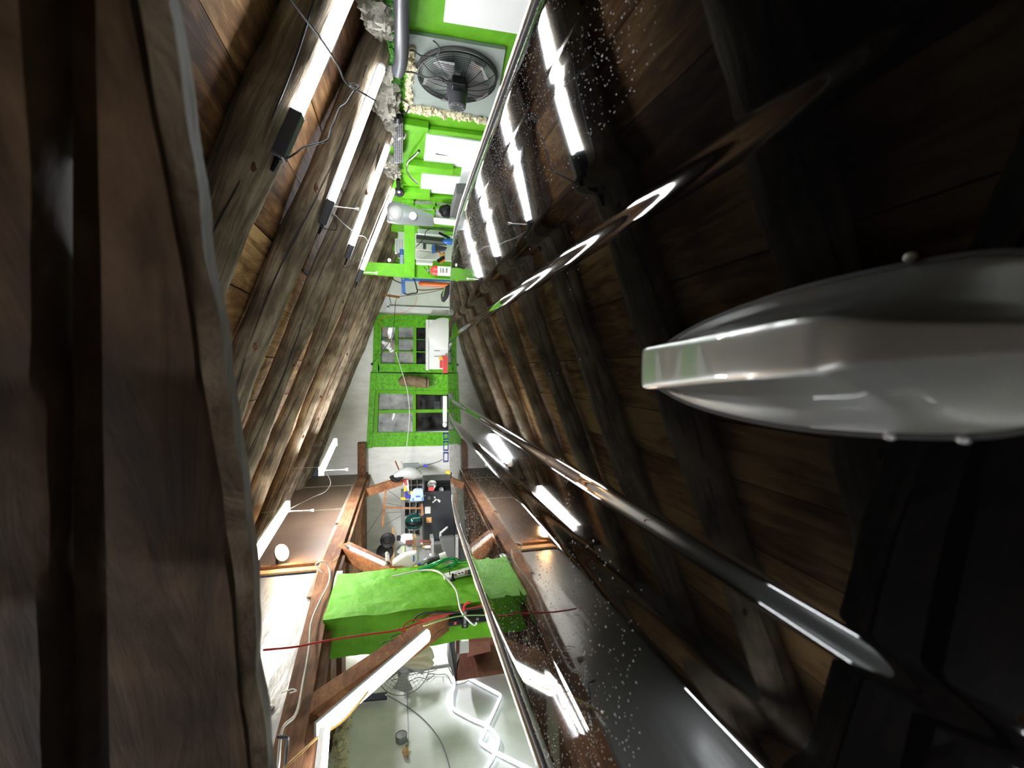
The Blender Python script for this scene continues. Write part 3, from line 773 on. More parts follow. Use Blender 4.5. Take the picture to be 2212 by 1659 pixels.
cable('extension_cord', [(845, 1246, 3.5), (870, 1240, 3.5), (905, 1233, 3.5), (935, 1232, 3.45), (955, 1240, 3.35), (970, 1255, 3.3), (985, 1275, 3.22), (990, 1295, 3.12), (996, 1320, 3.0), (1012, 1340, 2.95), (1024, 1350, 2.95), (1030, 1345, 2.95)], 0, .007, 'whitecable', 'pale cord curving over the corner of the green pillar', 'cord')
cable('cord', [(915, 1352, 2.75), (960, 1338, 2.85), (1000, 1330, 2.95), (1050, 1329, 3.0), (1075, 1331, 3.0)], 0, .0042, 'lime', 'thin light green cord across the dark side of the pillar', 'cord')
cable('cord', [(892, 1343, 2.98), (905, 1328, 2.98), (930, 1323, 2.98), (975, 1323, 3.0), (1010, 1318, 3.0), (1050, 1312, 3.0)], 0, .0055, 'black_rub', 'black cord curving over the dark side of the pillar', 'cord')
cable('cord', [(935, 1380, 2.85), (950, 1362, 2.95), (985, 1350, 2.95), (1020, 1348, 2.95), (1060, 1340, 2.95)], 0, .0025, 'black_rub', 'thin black wire hanging below the adaptors on the pillar', 'cord')
for x0, y0, x1, y1, lab in ((970, 1342, 998, 1351, 'black power adaptor with a red mark beside the pillar cords'), (998, 1318, 1012, 1356, 'upright black multi socket adaptor on the dark side of the pillar'), (1012, 1333, 1052, 1342, 'long black adaptor nearest the car roof')):
    t = thing('power_adaptor', lab, 'adaptor', AY((x0+x1)/2, (y0+y1)/2, 3.08), 'black adaptors on the pillar')
    pbox(MB(), x0, y0, x1, y1, 3.05, .09).build('case', 'black', t, bevel=.004)
    xm = (x0 + x1) / 2
    pbox(MB(), xm - 3, y0 + 2, xm + 2, y1 - 2, 3.046, .005).build('mark', 'pink' if x0 == 970 else 'grey', t)
cable('rope_clip', [(1002, 1320, 2.98), (1003, 1308, 2.98), (1012, 1301, 2.98), (1016, 1302, 2.98)], 0, .008, 'red', 'red plug with a pale tip on the rope by the pillar', 'plug')
for k, y0 in enumerate([1.1, 1.75, 2.4, 3.05, 3.68, 4.32, 4.95, 5.6, 6.3, 7.0]):
    single(MB().box((XL + .01, y0, .545), (XP - .18, y0 + (.30 if k > 2 else .2), .61)), 'ceiling_joist', 'timber',
           ['dark joist between cream insulation above the left bay, nearest the camera', 'second dark joist above the left bay from the camera', 'third dark joist above the left bay, just in front of the pillar',
            'fourth dark joist above the left bay, in line with the pillar front', 'fifth dark joist above the left bay, over the pillar', 'sixth dark joist above the left bay, behind the pillar',
            'seventh dark joist above the left bay, halfway to the back wall', 'eighth dark joist above the left bay, towards the back wall', 'ninth dark joist above the left bay, last but one', 'farthest dark joist above the left bay'][k],
           'joist', 'dark joists above the left bay')
def lumps(name, mat, pts, r, n, label, cat='foam', parent=None, rough=.8, seed=1, kind='stuff'):
    mb = MB(); P = curve_pts(pts, 8); rnd = random.Random(seed)
    for _ in range(n):
        t = rnd.random() * (len(P) - 1); i = int(t); c = P[i].lerp(P[min(i + 1, len(P) - 1)], t - i)
        c = c + V((rnd.gauss(0, r * .35), rnd.gauss(0, r * .35), rnd.gauss(0, r * .35)))
        mb.ball(c, (r * rnd.uniform(.5, 1), r * rnd.uniform(.5, 1.1), r * rnd.uniform(.5, 1)), 12, 8, rough=rough, seed=rnd.randint(0, 99))
    return single(mb, name, mat, label, cat, smooth=True, kind=kind)
lumps('spray_foam', 'foam', [AX(748, 1535, XL + .03), AX(742, 1580, XL + .03), AX(738, 1625, XL + .03), AX(735, 1690, XL + .03)], .045, 60, 'cream spray foam bead along the top of the left wall', seed=4)
lumps('spray_foam', 'foam', [AY(768, 1128, YB - .03), AY(771, 1160, YB - .03), AY(772, 1185, YB - .03)], .05, 40, 'cream spray foam at the top of the back wall beside the black reels', seed=8)

# ---- left wall: seam, cabinets, neon, gauge, cables
cable('wall_seam', [(880, 1452, XL + .004), (880, 1520, XL + .004), (881, 1580, XL + .004), (881, 1640, XL + .004)], 0, .004, 'grey', 'thin dark panel seam running level along the left wall', 'seam', mode='X')
def neon(pix, label):
    pts = [AX(x, y, XL + .03) for x, y in pix]
    t = thing('neon_tube', label, 'neon light', pts[0], 'white neon zigzags on the left wall')
    mb = MB(); P = []
    for i, p in enumerate(pts):
        if 0 < i < len(pts) - 1:
            a = p + (pts[i-1] - p).normalized() * .03; b = p + (pts[i+1] - p).normalized() * .03
            P += [a, a*.3 + p*.45 + b*.25 if False else (a + p*2 + b) / 4, b]
        else: P.append(p)
    mb.tube(P, .0125, 10).build('glowing_tube', 'neon', t, smooth=True)
    MB().tube([q + V((-.02, 0, 0)) for q in P], .008, 6).build('clip_rail', 'white', t, smooth=True)
neon([(979, 1462), (981, 1482), (976, 1500), (976, 1526), (982, 1533), (1020, 1553), (1045, 1563), (1060, 1573), (1078, 1596), (1075, 1612), (1068, 1630), (1050, 1659), (1036, 1685)], 'white neon zigzag whose upper end hangs from a black lead')
neon([(1012, 1464), (1083, 1501), (1036, 1603), (1070, 1624), (1105, 1641), (1141, 1659), (1180, 1680)], 'white neon zigzag that starts at the corner of the brown cabinet')
t = thing('wall_gauge', 'grey round gauge with a brass fitting on the left wall seam', 'gauge', AX(870, 1612, XL + .03))
p = AX(867, 1600, XL)
MB().lathe(p, (1, 0, 0), [(0, .045), (.05, .048), (.055, .044), (.05, .04), (.052, .004)], 24).build('dial_case', 'grey', t, smooth=True)
MB().cyl(AX(876, 1612, XL + .03), AX(883, 1612, XL + .03), .016).build('stem', 'chrome', t, smooth=True)
MB().lathe(AX(874, 1620, XL + .03), AX(880, 1636, XL + .03) - AX(874, 1620, XL + .03), [(0, .012), (.01, .024), (.04, .022), (.05, .01), (.06, .006)], 12).build('fitting', 'pine', t, smooth=True)
cable('wall_cable', [(838, 1503, XL + .02), (860, 1515, XL + .01), (882, 1528, XL + .01), (905, 1545, XL + .01), (930, 1570, XL + .01), (950, 1598, XL + .01), (963, 1628, XL + .01), (973, 1665, XL + .01)], 0, .004, 'grey', 'thin grey cable arching down the white left wall', mode='X')
cable('cord', [(942, 1436, XL + .1), (943, 1446, XL + .1), (925, 1452, XL + .1), (900, 1455, XL + .06), (870, 1463, XL + .04), (845, 1470, XL + .04)], 0, .003, 'black_rub', 'thin black cord from the cloth on the pedestal fan', 'cord', mode='X')
cable('cord', [(876, 1474, XL + .02), (890, 1469, XL + .02), (905, 1463, XL + .02), (920, 1466, XL + .02), (925, 1457, XL + .02), (938, 1456, XL + .02), (930, 1465, XL + .02), (920, 1468, XL + .02), (925, 1456, XL + .02), (945, 1457, XL + .02), (965, 1458, XL + .02), (978, 1478, XL + .02), (1000, 1476, XL + .02), (1012, 1470, XL + .03)], 0, .003, 'black_rub', 'tangled thin black cord pinned on the left wall near the neon', 'cord', mode='X')
cable('cord', [(968, 1437, XL + .05), (972, 1448, XL + .04), (977, 1456, XL + .04), (979, 1462, XL + .04)], 0, .004, 'black_rub', 'short black lead with a plug above the neon zigzag', 'cord', mode='X')
# brown wall cabinet
t = thing('wall_cabinet', 'red-brown laminate cabinet at the left wall beyond the pillar', 'cabinet', (-2.7, 4.6, -1.1))
c0 = AY(985, 1472, 3.95); c1 = AY(985, 1385, 4.15)
MB().prism([AY(984, 1472, 3.95), AY(1000, 1383, 4.35), AY(1120, 1374, 4.35), AY(1110, 1452, 3.95)], (0, .35, .0)).build('carcass', 'cabinet', t, bevel=.004)
MB().prism([AY(1008, 1417, 4.10), AY(1010, 1386, 4.30), AY(1058, 1384, 4.30), AY(1060, 1404, 4.1)], (0, -.02, 0)).build('door', 'cabinet', t, bevel=.003)
MB().prism([AY(968, 1430, 4.15), AY(985, 1473, 3.93), AY(986, 1470, 3.97), AY(988, 1385, 4.3), AY(970, 1383, 4.3)], (0, .12, 0)).build('back_panel', 'grey_black', t)
t = thing('white_box', 'small white box with a brown lid on the red-brown cabinet', 'box', AY(1002, 1400, 4.0))
pbox(MB(), 992, 1387, 1013, 1410, 4.0, .06).build('body', 'white', t, bevel=.004)
pbox(MB(), 985, 1385, 992, 1412, 3.98, .09).build('lid', 'cabinet', t)
# pedestal fan and cloth
t = thing('pedestal_fan', 'dusty pedestal fan with round wire cage at the left wall', 'fan', AY(872, 1440, 4.2))
c = AY(872, 1442, 4.25); ax = V((.85, -.5, 0)).normalized(); u = V((0, 0, 1)); w_ = ax.cross(u); R_ = .235
mb = MB()
for k in range(1, 10):
    r_ = R_ * k / 9; P = [c + ax * (.06 * (1 - (k / 9) ** 2)) + (u * math.cos(q) + w_ * math.sin(q)) * r_ for q in [2*math.pi*j/36 for j in range(37)]]
    mb.tube(P, .0016 if k < 9 else .004, 5, cap=False)
for j in range(36):
    q = 2*math.pi*j/36; mb.tube([c + ax*.06, c + ax*.045 + (u*math.cos(q) + w_*math.sin(q))*R_*.5, c + (u*math.cos(q) + w_*math.sin(q))*R_], .0012, 4)
mb.build('cage', 'grey', t)
mb = MB()
for j in range(4):
    q = j * math.pi / 2; pts = []
    for rr, aa, tw in ((.04, -.3, .02), (.2, -.5, .035), (.21, .1, .0), (.19, .45, -.03), (.05, .4, -.02)):
        pts.append(c - ax*.02 + ax*tw + (u*math.cos(q+aa) + w_*math.sin(q+aa))*rr)
    mb.prism(pts, ax * .004)
mb.build('blade', 'lightgrey', t)
MB().lathe(c - ax*.14, ax, [(0, .03), (.02, .055), (.1, .06), (.12, .04)], 18).build('motor', 'lightgrey', t, smooth=True)
MB().cyl((c - ax*.08), V((c.x - ax.x*.08, c.y - ax.y*.08, ZF + .05)), .016).build('pole', 'lightgrey', t, smooth=True)
MB().lathe(V((c.x - ax.x*.08, c.y - ax.y*.08, ZF)), (0, 0, 1), [(0, .2), (.03, .19), (.06, .05)], 24).build('base', 'lightgrey', t, smooth=True)
# cloth folded over the fan top: three soft folds
t = thing('cloth', 'cream cloth folded over the pedestal fan behind the lit batten', 'cloth', AY(910, 1420, 3.95))
for k, (pp, r_) in enumerate([([(872, 1412), (895, 1409), (920, 1404), (928, 1412), (934, 1422)], .035), ([(868, 1425), (890, 1424), (912, 1424), (926, 1430), (934, 1436)], .04), ([(872, 1436), (895, 1436), (915, 1438), (930, 1440)], .028)]):
    P = curve_pts([AY(x, y, 3.95 + k * .03) for x, y in pp], 5)
    MB().tube(P, [r_ * (.5 + .5 * math.sin(math.pi * min(1, (i + 1.5) / (len(P) + .5)))) for i in range(len(P))], 12, rough=.25, seed=k).build('fold', 'cream', t, smooth=True)
for x0, y0, x1, y1, m_, lab in ((690, 1478, 722, 1500, 'navy', 'dark blue steel plate above the near brace, under the left bay ceiling'), (770, 1497, 836, 1518, 'navy', 'dark blue steel bracket plate on the left wall beside the fan')):
    a_ = AX(x0, y0, XL + .05 if x0 > 750 else -2.3); b_ = AX(x1, y1, XL + .05 if x0 > 750 else -2.3)
    X = a_.x
    q = [AX(x0, y1, X), AX(x0 + 2, y0 + 8, X), AX(x1, y0, X), AX(x1, y1 - 6, X)]
    t = thing('steel_plate', lab, 'plate', q[0]); MB().prism(q, (.012, 0, 0)).build('plate', m_, t)
    MB().lathe(AX(x1 - 3, y0 + 4, X + .012), (1, 0, 0), [(0, .01), (.006, .008)], 8).build('bolt', 'chrome', t)

# ---- back wall, left part: tool cabinet, racks, cans
YC = 7.15
t = thing('tool_cabinet', 'black steel tool cabinet in the back left corner with stickers on its front', 'cabinet', AY(980, 1110, YC))
a_ = AY(914, 1063, YC); b_ = AY(1060, 1164, YC)
tcb = MB().box((a_.x, YC, ZF + .02), (b_.x, YC + .5, a_.z)).build('body', 'black_metal', t, bevel=.01)
zz = AY(979, 1100, YC).z
MB().box((a_.x - .01, YC - .015, zz - .01), (b_.x + .01, YC, zz + .005)).build('lower_drawer', 'black_metal', t)
MB().box((b_.x, YC - .05, AY(918, 1160, YC).z), (b_.x + .05, YC - .02, AY(978, 1160, YC).z)).build('side_rail', 'grey', t)
for x0, y0, x1, y1, m_ in ((924, 1073, 930, 1079, 'grey'), (918, 1095, 930, 1109, 'paper'), (921, 1118, 932, 1129, 'sticker')):
    pbox(MB(), x0, y0, x1, y1, YC - .004, .004).build('sticker', m_, tcb)
for pp in ([(933, 1085), (942, 1077), (944, 1079), (935, 1087)], [(944, 1080), (947, 1078), (952, 1082), (949, 1086)], [(937, 1073), (940, 1072), (941, 1076), (938, 1077)]):
    MB().prism([AY(x, y, YC) for x, y in pp], (0, -.004, 0)).build('sticker', 'paper', tcb)
for x, y in ((915.5, 1070), (917.5, 1071), (919, 1070)):
    MB().lathe(AY(x, y, YC), (0, -1, 0), [(0, .007), (.004, .006)], 8).build('badge', 'chrome', tcb)
for pp, lab in (([(951, 1152), (967, 1138)], 'pale marker clipped at the corner of the black cabinet'), ([(951, 1164), (952, 1148)], 'white tube hanging at the corner of the black cabinet')):
    p0, p1 = AY(*pp[0], YC - .08), AY(*pp[1], YC - .08)
    single(MB().tube([p0, p0.lerp(p1, .1), p1.lerp(p0, .1), p1], [.014, .018, .018, .012], 10), 'marker', 'white', lab, 'marker', smooth=True)
# grey workbench box beside it
t = thing('tool_chest', 'low dark grey chest between the white wall and the black cabinet', 'chest', AY(990, 1050, YC))
a_ = AY(915, 1039, YC + .1); b_ = AY(980, 1057, YC + .1)
MB().box((a_.x, YC + .1, ZF + .02), (b_.x, YC + .5, a_.z)).build('body', 'grey_black', t, bevel=.006)
for k in range(3):
    y = 1041 + k * 6; pbox(MB(), 918, y, 975, y + 4, YC + .09, .012).build('groove', 'black', t)
for (x, y), r_, m_, lab in (((933, 1046), .075, 'chrome', 'shiny metal dish on the dark grey chest'), ((932, 1056), .05, 'pink', 'red case on the dark grey chest'), ((953, 1056), .035, 'grey', 'small silver fitting on the dark grey chest')):
    p = AY(x, y, YC + .04)
    if m_ == 'pink': single(MB().box(p - V((.03, .03, .045)), p + V((.04, .03, .05))), 'case', m_, lab, 'case', bevel=.012)
    else: single(MB().lathe(p, (0, -1, 0), [(0, r_ * .8), (.02, r_), (.03, r_ * .95), (.024, r_ * .6), (.024, r_ * .1)], 20), 'dish' if r_ > .05 else 'fitting', m_, lab, 'dish' if r_ > .05 else 'fitting', smooth=True)
# wire tray shelf above the cabinet
def shelf(x0, y0, x1, y1, rows, cols, Y, label, mat='lightgrey', fill='dark_grey'):
    t = thing('tray_rack', label, 'rack', AY((x0+x1)/2, (y0+y1)/2, Y))
    a_ = AY(x0, y0, Y); b_ = AY(x1, y1, Y)
    MB().box((a_.x, Y + .06, a_.z), (b_.x, Y + .075, b_.z)).build('back', fill, t)
    mb = MB()
    for i in range(rows + 1):
        z = a_.z + (b_.z - a_.z) * i / rows; mb.box((a_.x, Y, z - .008), (b_.x, Y + .07, z + .008))
    mb.build('rail', mat, t, kind=None)
    mb = MB()
    for j in range(cols + 1):
        x = a_.x + (b_.x - a_.x) * j / cols; mb.box((x - .009, Y - .002, a_.z), (x + .009, Y + .068, b_.z))
    mb.build('divider', mat, t)
shelf(876, 1036, 914, 1060, 3, 2, 7.25, 'cream plastic tray rack behind the pink sprayer')
shelf(872, 1085, 912, 1112, 3, 2, 7.3, 'cream plastic tray rack behind the wooden T stand')
shelf(873, 1140, 907, 1156, 3, 1, 7.25, 'cream plastic tray rack beside the glossy helmet')
single(pbox(MB(), 866, 1060, 875, 1156, 7.2, .12), 'shelf_board', 'lightgrey', 'long pale shelf edge above the cream tray racks', 'shelf', bevel=.004)
single(pbox(MB(), 846, 1142, 852, 1218, 6.6, .05), 'wood_upright', 'pine', 'slim pale wood rail beside the black reels', 'rail')
single(pbox(MB(), 893, 1156, 899, 1205, 6.7, .05), 'wood_upright', 'pine', 'slim pale wood rail below the white plastic tanks', 'rail')
single(pbox(MB(), 930, 1164, 937, 1210, 6.7, .2), 'wall_ledge', 'lightgrey', 'narrow pale ledge under the small bottles', 'ledge')
# helmet
t = thing('helmet', 'glossy teal and black helmet hanging over the tray racks', 'helmet', AY(894, 1127, 6.9))
c = AY(894, 1127, 6.95)
MB().ball(c, (.128, .13, .135), 24, 16).build('shell', 'teal', t, smooth=True)
MB().ball(c + V((0, -.03, .0)), (.062, .115, .128), 20, 14).build('visor', 'black', t, smooth=True)
for dx in (-.085, .085): MB().tube([c + V((dx, -.085, .09)), c + V((dx * 1.05, -.105, .0)), c + V((dx, -.08, -.09))], .006, 6).build('stripe', 'chrome', t, smooth=True)
# wooden T stand with wires
t = thing('wooden_stand', 'light wooden T shaped stand in front of the back left wall', 'stand', AY(870, 1096, 6.6))
MB().bar(AY(833, 1058, 6.6), AY(826, 1138, 6.6), .022, .028).build('crossbar', 'timber_o', t)
MB().bar(AY(830, 1096, 6.6), AY(912, 1098, 6.6), .018, .022).build('upright', 'timber_o', t)
MB().bar(AY(911, 1089, 6.6), AY(913, 1113, 6.6), .03, .032).build('foot', 'timber_o', t)
for pp in ([(838, 1059), (864, 1078)], [(835, 1087), (868, 1093)], [(835, 1108), (866, 1106)], [(833, 1133), (866, 1114)], [(832, 1093), (815, 1120), (779, 1174)]):
    MB().tube([AY(x, y, 6.62) for x, y in pp], .0025, 5).build('wire', 'black_rub', t)
# grey hood, sprayers, jugs
def jug(name, poly, Y, dep, label, body, cap_poly, capm, cat='bottle', marks=(), group=None):
    t = thing(name, label, cat, AY(*poly[0], Y), group)
    bo = MB().prism([AY(x, y, Y) for x, y in poly], (0, dep, 0)).build('body', body, t, bevel=.018)
    MB().prism([AY(x, y, Y + dep * .3) for x, y in cap_poly], (0, dep * .4, 0)).build('cap', capm, t, bevel=.006)
    for (x0, y0, x1, y1) in marks: pbox(MB(), x0, y0, x1, y1, Y - .003, .004).build('label_mark', 'blue', bo)
    return t
jug('jug', [(884, 1083), (885, 1074), (893, 1060), (897, 1057), (914, 1057), (916, 1083)], 6.9, .09, 'pale blue plastic jug with a yellow cap above the black cabinet', 'paleblue', [(886, 1062), (892, 1062), (892, 1068), (886, 1068)], 'yellow', 'jug', [(891, 1076, 894, 1081), (898, 1071, 908, 1074), (911, 1074, 913, 1082)])
t = thing('sprayer', 'red trigger sprayer hanging under the grey hood', 'sprayer', AY(880, 1040, 6.9))
MB().prism([AY(x, y, 6.9) for x, y in ((864, 1052), (867, 1040), (872, 1031), (877, 1033), (900, 1031), (902, 1034), (876, 1037), (880, 1047), (877, 1050), (871, 1041))], (0, .05, 0)).build('trigger_head', 'pink', t, bevel=.008)
MB().prism([AY(x, y, 6.92) for x, y in ((876, 1036), (882, 1036), (884, 1060), (878, 1064), (874, 1052))], (0, .05, 0)).build('body', 'white', t, bevel=.008)
for pp, bp_, Y_, lab in ((((865, 1076), (875, 1075), (878, 1080), (866, 1080)), ((875, 1068), (886, 1070), (886, 1078), (876, 1076)), 6.88, 'yellow nozzled sprayer beside the pale blue jug'),
                    (((873, 1053), (876, 1050), (880, 1060), (872, 1063)), ((873, 1063), (880, 1062), (882, 1067), (876, 1068)), 6.9, 'small yellow and white sprayer between the red sprayer and the jug')):
    t = thing('sprayer', lab, 'sprayer', AY(*pp[0], Y_))
    MB().prism([AY(x, y, Y_) for x, y in pp], (0, .04, 0)).build('nozzle', 'yellow', t, bevel=.005)
    MB().prism([AY(x, y, Y_) for x, y in bp_], (0, .04, 0)).build('collar', 'indigo', t, bevel=.005)
t = thing('hood', 'grey hood shaped lamp with a black neck hanging at the brown brace', 'hood', AY(880, 1025, 6.85))
P = [AY(x, y, 6.85) for x, y in ((852, 1030), (866, 1024), (880, 1021), (895, 1023), (910, 1027))]
MB().tube(P, [.045, .075, .09, .095, .04], 16).build('shell', 'lightgrey', t, smooth=True)
MB().tube([AY(x, y, 6.8) for x, y in ((845, 1028), (849, 1036), (860, 1036), (872, 1029))], [.03, .035, .035, .02], 12).build('neck', 'black', t, smooth=True)
cable('strap', [(898, 1012, 6.8), (920, 1005, 6.8), (945, 998, 6.8), (956, 992, 6.8)], 0, .006, 'black_rub', 'black strap reaching from the hood to the blue rack', 'strap')
single(pbox(MB(), 915, 1004, 924, 1009, 6.76, .03), 'strap_buckle', 'indigo', 'blue buckle on the black strap', 'buckle')
single(MB().bar(AY(854, 996, 7.5), AY(863, 1018, 7.5), .03, .02), 'wood_stick', 'timber_o', 'short brown wood stick leaning above the grey hood', 'stick')
single(pbox(MB(), 872, 1003, 905, 1011, 7.3, .1), 'silver_box', 'alu', 'small silver box behind the grey hood', 'box', bevel=.006)
t = thing('blue_rack', 'blue plastic rack on the white back wall at the roof edge', 'rack', AY(962, 965, 7.3))
for y0, y1 in ((936, 950), (954, 974), (978, 998)):
    a_ = AY(958, y0, 7.3); b_ = AY(969, y1, 7.3)
    MB().box((a_.x, 7.3, a_.z), (b_.x, 7.36, a_.z - .012)).box((a_.x, 7.3, b_.z), (b_.x, 7.36, b_.z + .012)).box((a_.x, 7.3, a_.z), (a_.x - .015, 7.36, b_.z)).box((b_.x, 7.3, a_.z), (b_.x + .015, 7.36, b_.z)).build('ring', 'indigo', t)
t = None
single(MB().ball(AY(974, 1020, 7.2), (.04, .04, .09), 14, 9), 'yellow_bulb', 'yellow', 'yellow rounded knob at the roof edge before the white wall', 'knob', smooth=True)

# machines, reels, bottles beside the pillar
for (x, y), r_, lab in (((838, 1166), .10, 'black round reel at the top left of the white tanks, nearer the helmet'), ((832, 1192), .115, 'larger black round reel beside the white tanks, nearer the brace')):
    c = AY(x, y, 6.5); t = thing('reel', lab, 'reel', c, 'black reels')
    MB().lathe(c, (.25, -1, .1), [(0, r_), (.02, r_ * 1.02), (.05, r_), (.06, r_ * .55), (.05, r_ * .5), (.055, r_ * .2)], 28).build('rim', 'black', t, smooth=True)
    MB().lathe(c + V((0, -.06, 0)), (.25, -1, .1), [(0, r_ * .16), (.02, r_ * .12)], 14).build('hub', 'chrome', t, smooth=True)
for k, (pp, lab) in enumerate([([(864, 1163), (872, 1158), (892, 1158), (894, 1172), (872, 1174), (864, 1168)], 'white plastic tank beside the tray rack'), ([(856, 1193), (866, 1182), (892, 1180), (894, 1198), (866, 1199)], 'pale green plastic tank below the white tank')]):
    t = thing('tank', lab, 'tank', AY(*pp[0], 6.5)); MB().prism([AY(x, y, 6.5) for x, y in pp], (0, .12, 0)).build('body', 'white' if k == 0 else 'lightgrey', t, bevel=.015)
    if k: pbox(MB(), 869, 1181, 874, 1203, 6.48, .02).build('stripe', 'lime', t)
    else: pbox(MB(), 857, 1160, 865, 1168, 6.5, .06).build('nozzle', 'black', t)
single(pbox(MB(), 876, 1169, 893, 1175, 6.46, .03), 'label_strip', 'cabinet', 'dark printed strip on the side of the white tank', 'strip')
for x, y, m_, cm, lab in ((912, 1169, 'cabinet', 'red', 'upper small dark bottle with a red cap on the pale ledge'), (914, 1174, 'timber', 'white', 'second small dark bottle on the pale ledge'), (918, 1181, 'paper', 'yellow', 'small white and yellow bottle on the pale ledge'), (924, 1188, 'timber_o', 'black', 'small brown bottle on the pale ledge')):
    A = AY(x - 6, y, 6.7); B = AY(930, y, 6.7); t = thing('bottle', lab, 'bottle', B, 'small bottles on the pale ledge'); d = (A - B).normalized(); L_ = (A - B).length
    MB().lathe(B, d, [(0, .019), (L_ * .6, .019), (L_ * .72, .008), (L_ * .8, .008)], 14).build('body', m_, t, smooth=True)
    MB().lathe(B + d * L_ * .78, d, [(0, .011), (L_ * .2, .011)], 12).build('cap', cm, t, smooth=True)
single(pbox(MB(), 919, 1189, 929, 1194, 6.66, .06), 'small_box', 'grey', 'small grey box next to the brown bottle', 'box', bevel=.004)
single(MB().ball(AY(930, 1198, 6.6), .02, 12, 8), 'knob', 'white', 'small white ball shaped knob at the end of the ledge', 'knob', smooth=True)
single(MB().prism([AY(x, y, 6.6) for x, y in ((949, 1163), (984, 1160), (986, 1206), (968, 1206), (957, 1195))], (0, .12, 0)), 'bag', 'dark_grey', 'dark grey cloth bag hanging below the black cabinet', 'bag', bevel=.03)
single(pbox(MB(), 985, 1160, 990, 1222, 6.55, .1), 'cabinet_post', 'lightgrey', 'narrow pale post beside the dark grey bag', 'post')
single(pbox(MB(), 990, 1164, 1012, 1226, 6.6, .4), 'black_box', 'black_metal', 'tall black box at the roof edge beside the pale post', 'box', bevel=.01)
jug('detergent_bottle', [(846, 1228), (848, 1216), (858, 1209), (875, 1200), (900, 1195), (906, 1200), (905, 1214), (893, 1226), (880, 1238), (860, 1235)], 3.95, .09, 'large white bottle with a yellow cap lying by the pillar top', 'white', [(847, 1214), (857, 1213), (858, 1227), (848, 1226)], 'yellow', 'bottle', [(892, 1200, 895, 1213)])
jug('detergent_bottle', [(832, 1196), (838, 1195), (841, 1200), (841, 1216), (833, 1214)], 4.0, .05, 'small white bottle standing above the blue trigger on the brace', 'white', [(824, 1216), (838, 1211), (846, 1222), (836, 1228), (823, 1224)], 'indigo', 'bottle')
t = thing('glove', 'yellow rubber glove tip beside the white bottle at the pillar', 'glove', AY(852, 1234, 3.85))
MB().tube([AY(x, y, 3.85) for x, y in ((845, 1232), (853, 1233), (860, 1236), (864, 1239))], [.014, .022, .016, .006], 12, rough=.3).build('palm', 'yellow', t, smooth=True)
MB().tube([AY(x, y, 3.84) for x, y in ((857, 1233), (853, 1229), (850, 1228))], [.008, .007, .004], 8).build('thumb', 'yellow', t, smooth=True)
single(MB().tube([AY(x, y, 3.88) for x, y in ((886, 1238), (895, 1228), (903, 1223))], [.008, .018, .014], 10), 'sprayer', 'yellow', 'yellow trigger sprayer end between the white bottle and the green hose', 'sprayer', smooth=True)
t = thing('torch', 'blue and silver torch lying between the bottle and the hose', 'torch', AY(905, 1220, 3.9))
MB().cyl(AY(900, 1224, 3.9), AY(910, 1218, 3.9), .017).build('head', 'indigo', t, smooth=True)
MB().cyl(AY(910, 1218, 3.9), AY(925, 1208, 3.9), .018).build('barrel', 'alu', t, smooth=True)
t = thing('roll', 'black and white striped roll beside the green hose', 'roll', AY(940, 1205, 3.95))
MB().cyl(AY(922, 1214, 3.95), AY(950, 1204, 3.95), .026).build('core', 'grey_black', t, smooth=True)
MB().cyl(AY(950, 1204, 3.95), AY(964, 1199, 3.95), .03).build('end_roll', 'white', t, smooth=True)
# green hose in loose loops
rnd = random.Random(5); mb = MB()
for k in range(9):
    j = lambda s: rnd.uniform(-s, s)
    P = [(905 + j(3), 1231 + j(2)), (930 + j(5), 1222 + j(4)), (955 + j(6), 1211 + j(3)), (978 + j(5), 1207 + j(2)), (986 + j(3), 1214 + j(4)), (975 + j(5), 1224 + j(4)), (950 + j(5), 1230 + j(3)), (925 + j(4), 1233 + j(2)), (907, 1234)]
    mb.tube(curve_pts([AY(x, y, 3.75 + rnd.uniform(0, .1)) for x, y in P], 5), .0048, 7)
for dy in (0, 6): mb.tube(curve_pts([AY(x, y, 3.78) for x, y in ((975, 1213 + dy), (990, 1212 + dy), (1005, 1210 + dy), (1018, 1211 + dy))], 4), .0048, 7)
single(mb, 'garden_hose', 'hose', 'coil of bright green hose on the top edge of the pillar', 'hose', smooth=True)

# ------------------------------------------------------------------ back wall centre: window casings
def casing():
    Yf = YB - .03
    t = thing('window_frame', 'green painted glazed double frame in the middle of the back wall', 'window', (0, YB, -1.8))
    def poly(pp, name, mat='green_dark', dy=.05, Y=YB - .05): return MB().prism([AY(x, y, Y) for x, y in pp], (0, dy, 0)).build(name, mat, t, bevel=.004)
    poly([(808, 678), (812, 690), (1090, 698), (1090, 686)], 'right_casing', dy=.06)
    poly([(808, 690), (822, 692), (820, 804), (804, 804)], 'top_rail')
    poly([(819, 692), (824, 692), (822, 790), (818, 790)], 'top_bead', dy=.075, Y=YB - .075)
    poly([(812, 690), (812, 706), (1090, 710), (1090, 697)], 'right_stile', dy=.045, Y=YB - .045)
    poly([(816, 785), (816, 803), (1090, 808), (1090, 790)], 'left_stile', dy=.05)
    poly([(803, 803), (803, 806), (1090, 812), (1090, 808)], 'joint', 'black', dy=.01, Y=YB - .04)
    poly([(802, 805), (802, 849), (1090, 853), (1090, 811)], 'mullion_board', dy=.05)
    poly([(800, 805), (813, 805), (803, 968), (791, 968)], 'top_rail', dy=.07, Y=YB - .07)
    poly([(813, 842), (813, 850), (1090, 856), (1090, 846)], 'right_stile', 'green', dy=.06, Y=YB - .06)
    poly([(805, 934), (803, 966), (1090, 960), (1090, 934)], 'left_board', dy=.05)
    poly([(811, 848), (818, 848), (815, 936), (807, 936)], 'top_bead', 'green', dy=.06, Y=YB - .06)
    return t
CAS = casing()
